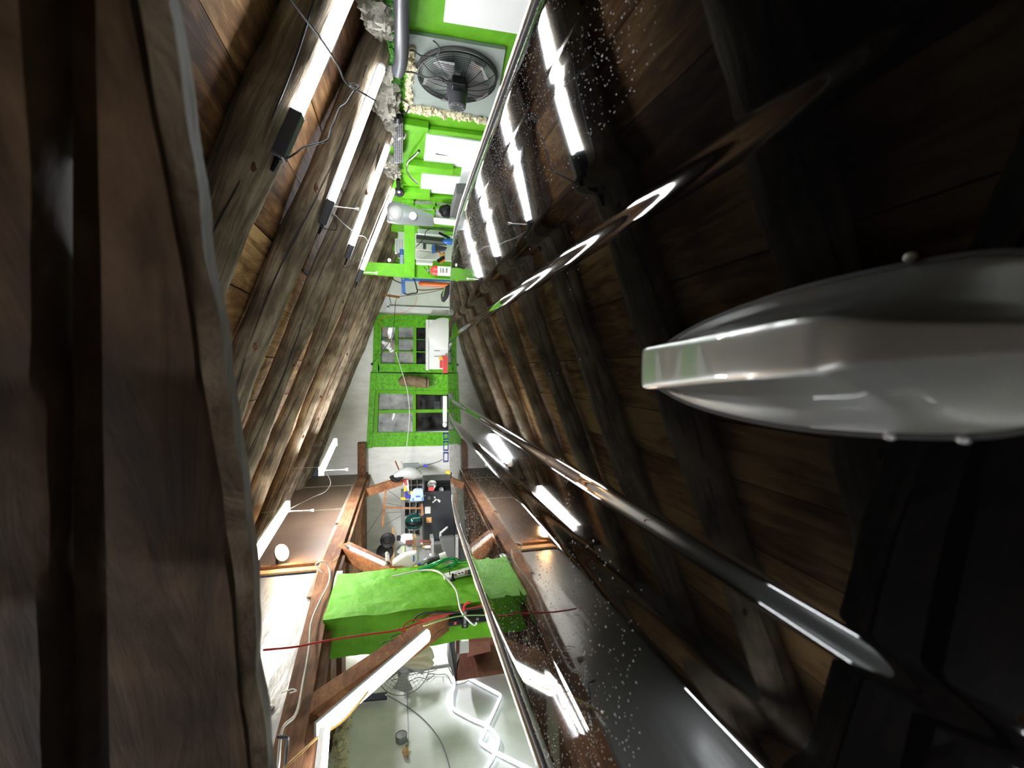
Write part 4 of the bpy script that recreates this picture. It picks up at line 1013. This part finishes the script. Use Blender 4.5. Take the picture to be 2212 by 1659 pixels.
def window(name, y0, y1, x0, cols, rows_x, frosted, label):
    """y0..y1 across, rows_x picture x limits of the rows of panes"""
    t = thing(name, label, 'window', AY(1000, (y0 + y1) / 2, YB)); t['kind'] = 'structure'
    for i in range(len(rows_x) - 1):
        for j in range(len(cols) - 1):
            a_ = AY(rows_x[i], cols[j], YB + .01); b_ = AY(rows_x[i+1], cols[j+1], YB + .01)
            MB().box((a_.x, YB + .012, a_.z), (b_.x, YB + .018, b_.z)).build('pane', frosted[i], t)
    for x in rows_x[1:-1]:
        a_ = AY(x - 3.2, y0, YB); b_ = AY(x + 3.2, y1, YB); MB().box((a_.x, YB - .02, a_.z), (b_.x, YB + .03, b_.z)).build('glazing_bar', 'green', t)
    for y in cols[1:-1]:
        a_ = AY(rows_x[0], y - 2.2, YB); b_ = AY(rows_x[-1], y + 2.2, YB); MB().box((a_.x, YB - .025, a_.z), (b_.x, YB + .03, b_.z)).build('glazing_bar', 'green', t)
    return t
window('window_1', 706, 786, 822, [704, 733, 760, 787], [820, 857, 896, 935, 985], ['frost', 'frost', 'clear', 'clear'], 'small paned green window, panes frosted at the top')
window('window_2', 849, 934, 815, [848, 888, 935], [816, 895, 985], ['frost', 'clear'], 'large paned green window, dark clear panes below frosted ones')
# things outdoors behind the clear panes
single(MB().box((-.62, YB + .5, -1.8), (-.55, YB + .58, .9)), 'outdoor_post', 'timber', 'wooden post outdoors behind the clear dark panes', 'post') if False else None
t = AY(904, 890, YB + .35)
single(MB().bar(AY(904, 846, YB + .35), AY(904, 940, YB + .35), .05, .05), 'outdoor_rail', 'timber_o', 'brown wooden rail outdoors behind the clear dark panes', 'rail')
for k, (x0, y0, x1, y1) in enumerate([(912, 865, 918, 886), (938, 868, 950, 888), (953, 856, 962, 886)]):
    single(pbox(MB(), x0, y0, x1, y1, YB + .5, .05), 'outdoor_board', 'lightgrey', ['small pale board outdoors nearest the wooden rail', 'pale slatted board outdoors in the middle of the dark panes', 'tall pale board outdoors beside the white tube'][k], 'board')

YQ = YB - .22
t = thing('appliance', 'white appliance with a big round disc leaning in front of the small paned window', 'appliance', AY(950, 720, YQ))
pbox(MB(), 920, 690, 975, 798, YQ, .12).build('body', 'white_panel', t, bevel=.008)
c = AY(958, 720, YQ); r_ = abs(AY(924, 720, YQ).z - c.z)
MB().lathe(c, (0, -1, 0), [(0, r_), (.02, r_), (.035, r_ * .9), (.04, .01)], 40).build('round_lid', 'white', t, smooth=True)
pbox(MB(), 920, 690, 926, 800, YQ - .02, .03).build('edge_strip', 'white', t, bevel=.004)
for x0, y0, x1, y1, m_ in ((938, 757, 950, 758.5, 'grey'), (938, 769, 950, 770.5, 'grey'), (950, 778, 956, 795, 'pink')): pbox(MB(), x0, y0, x1, y1, YQ - .006, .006).build('print', m_, t)
single(pbox(MB(), 957, 768, 967, 806, YQ - .08, .03), 'red_tag', 'pink', 'long red tag hanging beside the white appliance', 'tag', bevel=.004)
single(MB().lathe(AY(952, 774, YQ - .03), (0, -1, 0), [(0, .03), (.015, .03)], 18), 'yellow_disc', 'yellow', 'small yellow disc on the lower corner of the white appliance', 'disc', smooth=True)
cable('string', [(957, 806, YQ - .05), (953, 814, YQ - .05), (950, 824, YQ - .05)], 0, .003, 'lime', 'pale string hanging under the red tag', 'string')
t = thing('drawstring_bag', 'khaki rolled bag with straps hanging on the green board between the windows', 'bag', AY(898, 826, YB - .2))
P = [AY(x, y, YB - .16) for x, y in ((862, 827), (872, 824), (885, 823), (900, 825), (915, 826), (926, 826))]
MB().tube(curve_pts(P, 4), [.02 + .07 * min(1, .35 + i * .16) for i in range(21)], 16, rough=.2).build('body', 'khaki', t, smooth=True)
for x in (886, 902, 921): MB().lathe(AY(x - 1, 825, YB - .16), AY(x + 4, 825, YB - .16) - AY(x, 825, YB - .16), [(0, .092), (.012, .092)], 16).build('strap', 'timber' if x < 920 else 'black', t, smooth=True)
cable('hook_ring', [(926, 822, YB - .15), (936, 823, YB - .15), (941, 829, YB - .15), (936, 835, YB - .15), (926, 834, YB - .15)], 0, .005, 'grey', 'metal ring under the khaki bag', 'ring')
single(pbox(MB(), 957, 855, 966, 912, YQ, .06), 'white_tube', 'white', 'upright white lamp tube standing in front of the dark panes', 'tube', bevel=.012)
single(MB().ball(AY(961, 917, YQ), (.05, .03, .04), 14, 9), 'white_bowl', 'white', 'small white rounded dish beside the white lamp tube', 'dish', smooth=True)
cable('cord', [(855, 760, YB - .3), (864, 790, YB - .3), (872, 815, YB - .3), (880, 845, YB - .3), (884, 880, YB - .3), (884, 910, YB - .3), (881, 940, YB - .3), (877, 975, YB - .3), (868, 1012, YB - .3)], 0, .0055, 'whitecable', 'white cord sagging in front of the windows', 'cord')
cable('cord', [(901, 640, YB - .3), (895, 660, YB - .3), (870, 675, YB - .3), (840, 682, YB - .3), (820, 692, YB - .3), (830, 715, YB - .3), (845, 740, YB - .3), (852, 757, YB - .3)], 0, .003, 'orange', 'thin orange cord looping across the window corner', 'cord')
cable('cord', [(965, 622, YB - .35), (935, 630, YB - .35), (900, 636, YB - .35), (862, 641, YB - .35), (855, 650, YB - .35), (853, 672, YB - .35), (851, 700, YB - .35), (845, 730, YB - .35), (830, 755, YB - .35), (803, 786, YB - .35)], 0, .0045, 'black_rub', 'black cord from the wooden stick across the panes to a plug', 'cord')
single(MB().box(AY(801, 784, YB - .37), AY(806, 789, YB - .33)), 'plug', 'black', 'black plug at the end of the cord beside the green frame', 'plug')
rnd = random.Random(2); mb = MB()
for k in range(7): mb.ball(AY(832 + rnd.uniform(-4, 14), 738 + rnd.uniform(0, 20), YB - .25), (.03, .02, .035), 10, 7, rough=.6, seed=k)  # white lumps stand in for lamp glare on the glass
single(mb, 'glare_lumps', 'white', 'white lumps standing for lamp glare on the small paned window', 'glare', smooth=True)
# white framed panel on the back wall, right
t = thing('panel_board', 'large white framed board on the back wall right of the windows', 'board', AY(900, 632, YB))
pbox(MB(), 838, 596, 1060, 666, YB - .05, .05).build('board', 'white_wall', t)
for x0, y0, x1, y1 in ((835, 593, 841, 668), (836, 664, 1060, 669), (838, 592, 1060, 596)): pbox(MB(), x0, y0, x1, y1, YB - .08, .06).build('frame_edge', 'white_panel', t, bevel=.004)
t = thing('wood_stick', 'thin brown wood stick hanging in front of the white framed board', 'stick', AY(832, 637, 7.0))
MB().bar(AY(802, 633, 7.0), AY(863, 642, 7.0), .035, .03).build('stick', 'timber_o', t)
MB().bar(AY(841, 640, 6.98), AY(845, 656, 6.98), .02, .01).build('peg', 'dark_grey', t)

# ---- green gate frame with extinguisher (right)
YG = 4.9
t = thing('green_frame', 'bright green timber frame with a post and a level rail on the right', 'frame', (1.0, YG, ZF))
tp = [AY(783, 565, YG), AY(781, 590, YG), AY(870, 598, YG), AY(1150, 604, YG), AY(1150, 574, YG), AY(870, 570, YG)]
MB().prism([tp[0], tp[1], tp[2], V((tp[2].x + .01, YG, ZF)), V((tp[5].x, YG, ZF)), tp[5]], (0, .05, 0)).build('post', 'green', t, bevel=.004)
MB().prism([AY(873, 482, YG - .05), AY(897, 482, YG - .05), AY(896, 599, YG - .05), AY(873, 597, YG - .05)], (0, .045, 0)).build('rail', 'green', t, bevel=.004)
MB().prism([AY(877, 493, YG), AY(892, 493, YG), AY(895, 505, YG), AY(880, 505, YG)], (0, -.005, 0))
t = thing('fire_extinguisher', 'small red fire extinguisher with a white label on the green post', 'fire extinguisher', AY(985, 586, YG - .08))
A = AY(930, 584, YG - .1); B = AY(1000, 588, YG - .1); d = (B - A).normalized(); r_ = .048
MB().lathe(A, d, [(0, .012), (.006, .030), (.03, r_), (.33, r_), (.345, .03)], 24).build('cylinder', 'red', t, smooth=True)
MB().lathe(A, d, [(.07, r_ + .001), (.31, r_ + .001)], 24).build('label', 'paper', t, smooth=True)
for zz_ in (.10, .125, .16): MB().box(A + d * zz_ + V((-.03, -r_ * .8 - .018, -.003)), A + d * zz_ + V((.02, -r_ * .8 - .012, .006))).build('print', 'grey', t)
MB().tube([A, A - d * .02, A - d * .035], [.011, .014, .01], 10).build('valve', 'grey', t, smooth=True)
MB().bar(A - d * .03 + V((-.01, 0, 0)), A - d * .06 + V((.035, 0, .01)), .012, .006).build('handle', 'black', t)
MB().bar(A - d * .018, A - d * .03 + V((.05, 0, -.01)), .012, .006).build('lever', 'black', t)
MB().tube([A - d*.02 + V((-.01, 0, 0)), A - d * .025 + V((-.035, 0, -.01))], .005, 8).build('nozzle', 'teal', t, smooth=True)

# folding crane: blue and orange bars
t = thing('shop_crane', 'blue steel workshop crane with an orange ram standing before the white board', 'crane', AY(1000, 610, 6.4))
YK = 6.4
MB().bar(AY(870, 595, YK), AY(872, 634, YK), .05, .05).build('arm', 'blue', t, bevel=.004)
MB().bar(AY(873, 602, YK), AY(1150, 606, YK), .06, .06).build('mast', 'blue', t, bevel=.004)
MB().bar(AY(884, 602, YK - .035), AY(890, 602, YK - .035), .062, .01).build('band', 'lime', t)
MB().tube([AY(904, 612, YK), AY(908, 612.5, YK), AY(1010, 618, YK)], [.012, .034, .034], 12).build('ram', 'orange', t, smooth=True)
MB().lathe(AY(871, 603, YK - .03), (0, -1, 0), [(0, .018), (.006, .016)], 12).build('bolt', 'grey', t)
for pp, lab in (([(845, 596), (850, 604), (862, 610), (870, 612)], 'black cable loop beside the blue crane arm'), ([(880, 598), (892, 600), (897, 610), (900, 622), (901, 632), (890, 634), (880, 636), (872, 633)], 'thick black hose curling round the blue crane'), ([(901, 626), (915, 627), (930, 626), (950, 624), (960, 622)], 'twisted brown and green rope beside the orange ram')):
    cable('hose' if 'hose' in lab else 'cable', [(x, y, YK - .08) for x, y in pp], 0, .009, 'khaki' if 'rope' in lab else 'black_rub', lab)
t = thing('work_glove', 'black and yellow work glove hanging beside the orange ram', 'glove', AY(962, 635, 6.2))
MB().tube([AY(x, y, 6.2) for x, y in ((957, 652), (960, 640), (966, 625), (976, 616))], [.02, .05, .05, .03], 12, rough=.2).build('palm', 'grey_black', t, smooth=True)
MB().tube([AY(x, y, 6.16) for x, y in ((957, 640), (959, 630), (961, 620))], .01, 8).build('cuff', 'lime', t, smooth=True)

# ------------------------------------------------------------------ right wall
XR = XW - .002
def wprism(mb, pp, X, dep):
    return mb.prism([AX(x, y, X) for x, y in pp], (dep, 0, 0))
t = single(MB().prism([AX(958, 48, XR - .012), AX(1130, 76, XR - .012), V((XR - .012, -.9, -1.2)), V((XR - .012, -.9, .09)), V((XR - .012, 1.1, .09)), V((XR - .012, 1.3, AX(958, 48, XR - .012).z + .01))], (.012, 0, 0)), 'wall_patch', 'white_panel', 'white painted patch on the green right wall, nearest the camera, enlarged out of view for reflections', 'wall patch', 'white patches on the right wall', bevel=.002)  # out-of-view part is enlarged so the aerial mirrors white
single(wprism(MB(), [(921, 290), (915, 351), (998, 361), (995, 383), (911, 375), (908, 414), (1015, 424), (1080, 313)], XR - .012, .012), 'wall_patch', 'white_panel', 'white U shaped painted patch on the green right wall beyond the fan', 'wall patch', 'white patches on the right wall')
single(wprism(MB(), [(941, 332), (941, 334), (966, 337)], XR - .016, .004), 'tear', 'dark_grey', 'thin dark tear in the U shaped white panel', 'tear')
for pp, dep, lab in (([(871, 268), (926, 277), (926, 288), (870, 280)], .05, 'green ledge board above the U shaped white panel'), ([(926, 279), (1060, 296), (1058, 300), (926, 290)], .03, 'lower green ledge board continuing beside the white panel'),
                     ([(882, 357), (980, 367), (979, 380), (881, 371)], .06, 'green projecting bar in the notch of the white panel'),
                     ([(870, 416), (929, 420), (929, 433), (870, 428)], .06, 'green ledge board above the small green shelf window'), ([(929, 425), (1010, 432), (1005, 446), (929, 436)], .03, 'lower green ledge board at the small green shelf window')):
    single(wprism(MB(), pp, XR - dep, dep), 'ledge_board', 'green', lab, 'ledge', 'green ledges on the right wall', bevel=.004)
# fan in its sheeted opening
single(wprism(MB(), [(880, 72), (1092, 108), (1065, 268), (878, 235)], XR - .02, .02), 'fan_backing', 'plastic_sheet', 'wrinkled grey translucent sheeting behind the round fan', 'sheet')
lumps('spray_foam', 'foam', [AX(887, 100, XR - .02), AX(886, 140, XR - .02), AX(884, 190, XR - .02), AX(881, 228, XR - .02)], .022, 60, 'cream foam bead up the near upper edge of the fan sheeting', seed=21)
lumps('spray_foam', 'foam', [AX(884, 232, XR - .02), AX(920, 236, XR - .02), AX(960, 243, XR - .02), AX(1000, 250, XR - .02), (AX(1050, 260, XR - .02))], .026, 110, 'cream dripping foam bead along the far edge of the fan sheeting', seed=22)
def big_fan():
    c = AX(988, 171, XR - .05); R_ = .226; t = thing('wall_fan', 'large round black wire grille fan mounted on the right wall', 'fan', c)
    ax = V((-1, 0, 0)); u = V((0, 0, 1)); w_ = V((0, 1, 0)); e = lambda q: u*math.cos(q) + w_*math.sin(q)
    mb = MB()
    for k in range(5, 27):
        r_ = R_ * k / 26; P = [c + ax * (.055 * (1 - (k / 26) ** 3)) + e(2*math.pi*j/48) * r_ for j in range(49)]
        mb.tube(P, .0011 if k < 26 else .005, 4, cap=False)
    for j in range(14):
        q = 2*math.pi*j/14; mb.tube([c + ax*(.055*(1 - (s_)**3) + .002) + e(q) * R_ * s_ for s_ in (.15, .4, .6, .8, 1.0)], .0016, 4)
    mb.build('grille', 'black', t)
    MB().tube([c + V((.02, 0, 0)) + e(2*math.pi*j/48) * R_ for j in range(49)], .007, 8, cap=False).build('rim', 'dark_grey', t, smooth=True)
    for j in range(5):
        q = 2*math.pi*j/5 + .3; pts = []
        for rr, aa, tw in ((.05, -.35, .015), (.19, -.42, .02), (.205, 0.0, .008), (.19, .32, -.012), (.05, .45, -.015)): pts.append(c + ax*.012 + ax*tw + e(q + aa) * rr)
        MB().prism(pts, ax * .003).build('blade', 'grey', t)
    mo = MB().lathe(c + ax*.03, ax, [(0, .06), (.03, .062), (.10, .052), (.13, .05), (.135, .035), (.132, .015)], 28).build('motor', 'grey_black', t, smooth=True)
    for j in range(8): MB().box(c + ax*.164 + e(j*math.pi/4)*.033 - V((.002, .006, .006)), c + ax*.164 + e(j*math.pi/4)*.033 + V((.002, .006, .006))).build('vent', 'grey', mo)
    MB().box(c + V((-.10, -.05, -.035)), c + V((-.04, -.10, .04))).build('junction_box', 'black', mo, bevel=.006)
    return t
big_fan()
cable('cord', [(884, 109, XR - .06), (893, 109, XR - .06), (905, 118, XR - .06), (915, 121, XR - .06), (938, 121, XR - .06), (950, 108, XR - .06), (944, 95, XR - .05), (936, 88, XR - .03)], 0, .004, 'black_rub', 'thin black cord looping over the top edge of the fan', 'cord', mode='X')
cable('cord', [(868, 155, XR - .09), (890, 156, XR - .09), (905, 161, XR - .1), (925, 168, XR - .12), (948, 167, XR - .14), (965, 175, XR - .14), (985, 180, XR - .14), (1005, 184, XR - .14)], 0, .0048, 'black_rub', 'black power cord running across the grille to the fan motor', 'cord', mode='X')
# black roll along the wall top
P = [AX(867, -160, XW - .12), AX(867, 0, XW - .12), AX(868, 80, XW - .12), AX(866, 130, XW - .12), AX(860, 155, XW - .12)]
single(MB().tube(curve_pts(P, 4), .036, 16), 'foam_roll', 'grey_black', 'long dark grey padded roll slung along the top of the right wall', 'roll', smooth=True)
lumps('green_foam', 'turf', [AX(848, -60, XW - .01), AX(849, 60, XW - .01), AX(850, 130, XW - .01), AX(853, 215, XW - .01)], .035, 260, 'green sprayed bumpy foam along the top of the right wall', seed=31)
for k, (pp, lab) in enumerate([([(825, 30), (815, 10), (822, 50)], 'grey foam lump between the first rafters at the right wall'), ([(838, 150), (834, 200), (838, 232)], 'grey foam lump below the second nearest rafter end'), ([(840, 235), (848, 262), (850, 300)], 'grey foam lump behind the black grille at the right wall'), ([(842, 345), (850, 362), (855, 372)], 'grey foam lump below the third tube light end')]):
    lumps('spray_foam', 'foam_white', [AX(x, y, XW - .04) for x, y in pp], .06 if k < 2 else .045, 40, lab, seed=40 + k)
# black grille
t = thing('black_grille', 'black perforated heater grille at the top of the right wall beyond the fan', 'grille', AX(860, 310, XW - .08))
wprism(MB(), [(850, 262), (872, 262), (870, 354), (850, 354)], XW - .08, .07).build('case', 'black', t, bevel=.005)
mb = MB()
for k in range(5):
    x = 852 + k * 4.3; a_ = AX(x, 266, XW - .082); b_ = AX(x, 351, XW - .082); mb.tube([a_, b_], .0018, 5)
for k in range(26):
    y = 267 + k * 3.3; mb.tube([AX(851, y, XW - .082), AX(870.5, y, XW - .082)], .0016, 5)
mb.build('mesh', 'grey', t)
MB().lathe(AX(861, 258, XW - .08), AX(861, 250, XW - .08) - AX(861, 258, XW - .08), [(0, .03), (.04, .02)], 12).build('neck', 'black', t, smooth=True)
cable('cord_ring', [(868, 215, XW - .05), (880, 222, XW - .05), (882, 235, XW - .05), (874, 245, XW - .05), (862, 240, XW - .05), (860, 228, XW - .05), (864, 218, XW - .05), (870, 216, XW - .05)], 0, .005, 'black_rub', 'black cord ring hanging below the fan foam', 'cord', mode='X')
t = thing('black_lamp', 'small black round lamp at the wall top near the silver lamp head', 'lamp', AX(862, 410, XW - .06))
MB().tube([AX(860, 385, XW - .05), AX(861, 403, XW - .06)], .02, 12).build('arm', 'black', t, smooth=True)
MB().lathe(AX(862, 409, XW - .05), (-1, -.4, 0), [(0, .035), (.04, .05), (.05, .045), (.052, .012)], 18).build('head', 'black', t, smooth=True)
MB().lathe(AX(862, 415, XW - .105), (-1, -.4, 0), [(0, .012), (.004, .01)], 10).build('button', 'white', t, smooth=True)
cable('bent_pipe', [(905, 326, XW - .12), (896, 336, XW - .09), (883, 347, XW - .06), (879, 358, XW - .05), (880, 371, XW - .05), (888, 383, XW - .06), (903, 397, XW - .08)], 0, .0095, 'chrome', 'bent chrome pipe handle in front of the U shaped panel', 'pipe', mode='X', n=12)
# silver lamp head on a white arm
def lamp_head():
    Y = 3.9; t = thing('lamp_head', 'silver street lamp head on a white arm in front of the right wall', 'lamp', AY(890, 462, Y))
    pp = [(836, 462, 14), (840, 460, 20), (850, 459, 23), (862, 461, 23), (880, 464, 21), (900, 469, 18), (920, 473, 14.5), (933, 476, 12.5), (936, 476.5, 12)]
    k = Y / F; vs = []; n = 24
    for x, y, h in pp:
        c = AY(x, y, Y)
        for j in range(n):
            q = 2*math.pi*j/n; vs.append(c + V((math.cos(q) * h * k * 1.0, math.sin(q) * h * k * .55, 0)))
    fs = [(i*n+j, i*n+(j+1)%n, (i+1)*n+(j+1)%n, (i+1)*n+j) for i in range(len(pp)-1) for j in range(n)] + [tuple(range(n)), tuple((len(pp)-1)*n+j for j in range(n))]
    MB().add(vs, fs).build('housing', 'alu', t, smooth=True)
    MB().ball(AY(856, 459, Y - .035), (.062, .03, .062), 18, 12).build('lens_bowl', 'lightgrey', t, smooth=True)
    MB().lathe(AY(892, 467, Y - .045), (0, -1, .0), [(0, .031), (.012, .031), (.014, .027), (.016, .005)], 22).build('photocell', 'white', t, smooth=True)
    MB().tube([AY(936, 476.5, Y), AY(960, 479, Y), AY(990, 482, Y), AY(1100, 489, Y)], .026, 16).build('arm', 'white', t, smooth=True)
lamp_head()
# small green window with shelf, and cushion
t = thing('window_3', 'small green barred window below the silver lamp head', 'window', AX(930, 455, XW)); t['kind'] = 'structure'
wprism(MB(), [(872, 434), (1010, 440), (1005, 482), (870, 474)], XW - .015, .01).build('pane', 'frost', t)
for pp in ([(868, 432), (892, 433), (890, 474), (868, 472)], [(892, 446), (1000, 450), (1000, 454), (892, 450)], [(936, 436), (940, 436), (938, 478), (934, 478)], [(890, 434), (894, 434), (892, 474), (888, 474)], [(930, 474), (1010, 480), (1008, 494), (930, 488)], [(892, 458), (940, 460), (938, 470), (892, 468)]):
    wprism(MB(), pp, XW - .04, .03).build('glazing_bar', 'green_dark' if pp[0][0] in (868, 892) else 'green', t)
single(wprism(MB(), [(985, 420), (1010, 420), (1000, 476), (972, 470)], XW - .2, .1), 'cushion', 'dark_grey', 'dark grey foam slab leaning on the right wall at the roof edge', 'slab', bevel=.01)
single(MB().ball(AX(964, 456, XW - .12), (.06, .10, .075), 16, 10, rough=.2), 'black_helmet', 'black', 'black rounded case behind the dark grey foam slab', 'case', smooth=True)

# shelf corner seen through the green frame
def shelves():
    YS = 5.6
    single(pbox(MB(), 860, 500, 1010, 566, YS + .3, .03), 'back_board', 'white_panel', 'white back board of the cluttered shelf corner behind the green frame', 'board')
    single(pbox(MB(), 903, 488, 960, 509, YS + .15, .05), 'white_bin', 'white_panel', 'white bin at the upper side of the cluttered corner', 'bin', bevel=.01)
    single(MB().bar(AY(899, 513, YS + .1), AY(960, 520, YS + .1), .06, .05), 'grey_pipe', 'grey_black', 'dark grey channel across the cluttered corner', 'channel')
    single(MB().bar(AY(899, 520, YS + .05), AY(965, 527, YS + .05), .05, .03), 'white_board', 'lightgrey', 'pale grey board under the dark grey channel', 'board')
    t = thing('white_case', 'white case with a grey handle in the cluttered corner', 'case', AY(915, 533, YS)); pbox(MB(), 899, 525, 933, 542, YS, .1).build('body', 'white', t, bevel=.006); pbox(MB(), 914, 525, 920, 538, YS - .01, .02).build('handle', 'grey_black', t)
    t = thing('blue_case', 'dark case with a blue end in the cluttered corner', 'case', AY(950, 535, YS)); MB().prism([AY(x, y, YS) for x, y in ((940, 528), (966, 534), (963, 538), (940, 542))], (0, .1, 0)).build('body', 'grey_black', t); pbox(MB(), 934, 528, 940, 543, YS - .01, .11).build('end', 'blue', t, bevel=.004)
    ts = thing('slat_bundle', 'bundle of thin white slats below the white case in the cluttered corner', 'slats', AY(910, 550, YS))
    for k, (a0, a1) in enumerate([((899, 545), (925, 548)), ((899, 550), (922, 552)), ((899, 555), (918, 556))]): MB().bar(AY(*a0, YS + .02), AY(*a1, YS + .02), .02, .03).build('slat', 'white', ts)
    single(pbox(MB(), 899, 560, 935, 570, YS, .1), 'white_tray', 'white_panel', 'white tray just behind the green post', 'tray', bevel=.004)
    t = thing('cordless_drill', 'black cordless tool with an orange grip in the cluttered corner', 'tool', AY(952, 561, YS - .05))
    MB().bar(AY(945, 565, YS - .05), AY(960, 555, YS - .05), .03, .04).build('body', 'black', t, bevel=.006)
    MB().bar(AY(951, 568, YS - .06), AY(961, 561, YS - .06), .015, .02).build('grip', 'orange', t, bevel=.004)
    single(MB().ball(AY(955, 552, YS - .04), (.03, .02, .035), 10, 7, rough=.5), 'copper_fitting', 'sticker', 'copper coloured fitting above the cordless tool', 'fitting', smooth=True)
    single(MB().tube([AY(948, 546, YS), AY(956, 550, YS), AY(960, 545, YS)], .012, 8), 'pliers', 'pink', 'pliers with red grips in the cluttered corner', 'pliers', smooth=True)
    single(MB().ball(AY(972, 522, YS - .05), (.04, .04, .09), 12, 8), 'blue_bottle', 'blue', 'blue bottle at the roof edge in the cluttered corner', 'bottle', smooth=True)
    single(MB().bar(AY(948, 503, YS), AY(972, 515, YS), .04, .02), 'black_tool', 'black', 'black toothed tool beside the blue bottle', 'tool')
    cable('cord', [(897, 485, YS - .2), (915, 492, YS - .2), (930, 494, YS - .2), (945, 492, YS - .2), (965, 498, YS - .2), (985, 500, YS - .2)], 0, .0045, 'black_rub', 'black cord slung across the top of the cluttered corner', 'cord')
    cable('cord', [(931, 494, YS - .2), (920, 500, YS - .2), (917, 512, YS - .2), (908, 524, YS - .2), (898, 534, YS - .2)], 0, .004, 'black_rub', 'black cord dropping to the green rail in the cluttered corner', 'cord')
    t = thing('white_vent', 'white ribbed panel left of the green rail under the rafters', 'panel', AY(862, 530, YS)); pbox(MB(), 853, 515, 873, 548, YS, .04).build('panel', 'white_panel', t, bevel=.003)
    mb = MB()
    for k in range(5): pbox(mb, 855 + k * 3.5, 517, 856.5 + k * 3.5, 546, YS - .006, .006)
    mb.build('rib', 'lightgrey', t)
    t = thing('blue_bottle', 'blue and white tube beside the green rail', 'bottle', AY(868, 550, YS - .1)); A = AY(868, 539, YS - .1); B = AY(868, 570, YS - .1)
    MB().cyl(A, A.lerp(B, .4), .022).build('cap', 'blue', t, smooth=True); MB().cyl(A.lerp(B, .4), B, .022).build('body', 'paleblue', t, smooth=True)
    single(pbox(MB(), 858, 546, 864, 556, YS - .12, .02), 'switch', 'grey_black', 'small dark clamp hanging by the white ribbed panel', 'clamp')
shelves()
single(MB().lathe(AY(841, 562, 5.0), (0, -1, 0), [(0, .02), (.01, .018)], 12), 'white_hook', 'white', 'white round hook at the top of the green post', 'hook', smooth=True)
cable('cord', [(605, 335, 1.72), (603, 345, 1.72), (615, 343, 1.72), (628, 338, 1.72), (640, 330, 1.72), (655, 318, 1.74), (690, 309, 1.76), (708, 300, 1.78), (714, 280, 1.8), (722, 262, 1.8), (730, 240, 1.82), (735, 232, 1.84), (748, 222, 1.84), (762, 200, 1.84), (775, 188, 1.86), (765, 181, 1.86), (753, 184, 1.84), (765, 192, 1.84), (785, 202, 1.86), (812, 218, 1.9)], 0, .0035, 'black_rub', 'black kinked cord from the nearest tube light with a small loop', 'cord')
cable('cord', [(753, 184, 1.84), (742, 170, 1.8), (732, 145, 1.76), (712, 112, 1.7), (690, 80, 1.66), (655, 35, 1.6), (622, -10, 1.55)], 0, .0042, 'black_rub', 'thick black cord crossing in front of the nearest tube light', 'cord')
cable('cord', [(690, 482, 2.52), (697, 492, 2.52), (715, 496, 2.54), (728, 494, 2.56), (722, 470, 2.56), (705, 455, 2.56), (690, 452, 2.54), (686, 460, 2.52)], 0, .003, 'black_rub', 'black cord looped at the end of the second tube light', 'cord')
cable('cord', [(722, 462, 2.56), (735, 476, 2.7), (748, 488, 2.9), (758, 496, 3.1), (771, 508, 3.3), (788, 512, 3.6), (798, 527, 3.9)], 0, .003, 'greycable', 'thin wire slung from the second tube light to the third', 'cord')
cable('cord', [(740, 572, 3.42), (745, 578, 3.44), (760, 572, 3.5), (775, 562, 3.7), (785, 559, 3.9)], 0, .003, 'black_rub', 'thin wire from the third tube light to the fourth', 'cord')
cable('cord', [(632, 590, 2.62), (625, 620, 2.62), (612, 655, 2.62), (602, 675, 2.62)], 0, .003, 'redrope', 'thin red cord along the lower side of the second tube light rafter', 'cord')
cable('light_wire', [(706, 1022, 4.85), (714, 1040, 4.8), (711, 1052, 4.8), (700, 1064, 4.75), (680, 1072, 4.7), (660, 1082, 4.6), (640, 1092, 4.5), (625, 1100, 4.45)], 0, .003, 'greycable', 'thin wire sagging between the two batten lights on the left', 'wire')
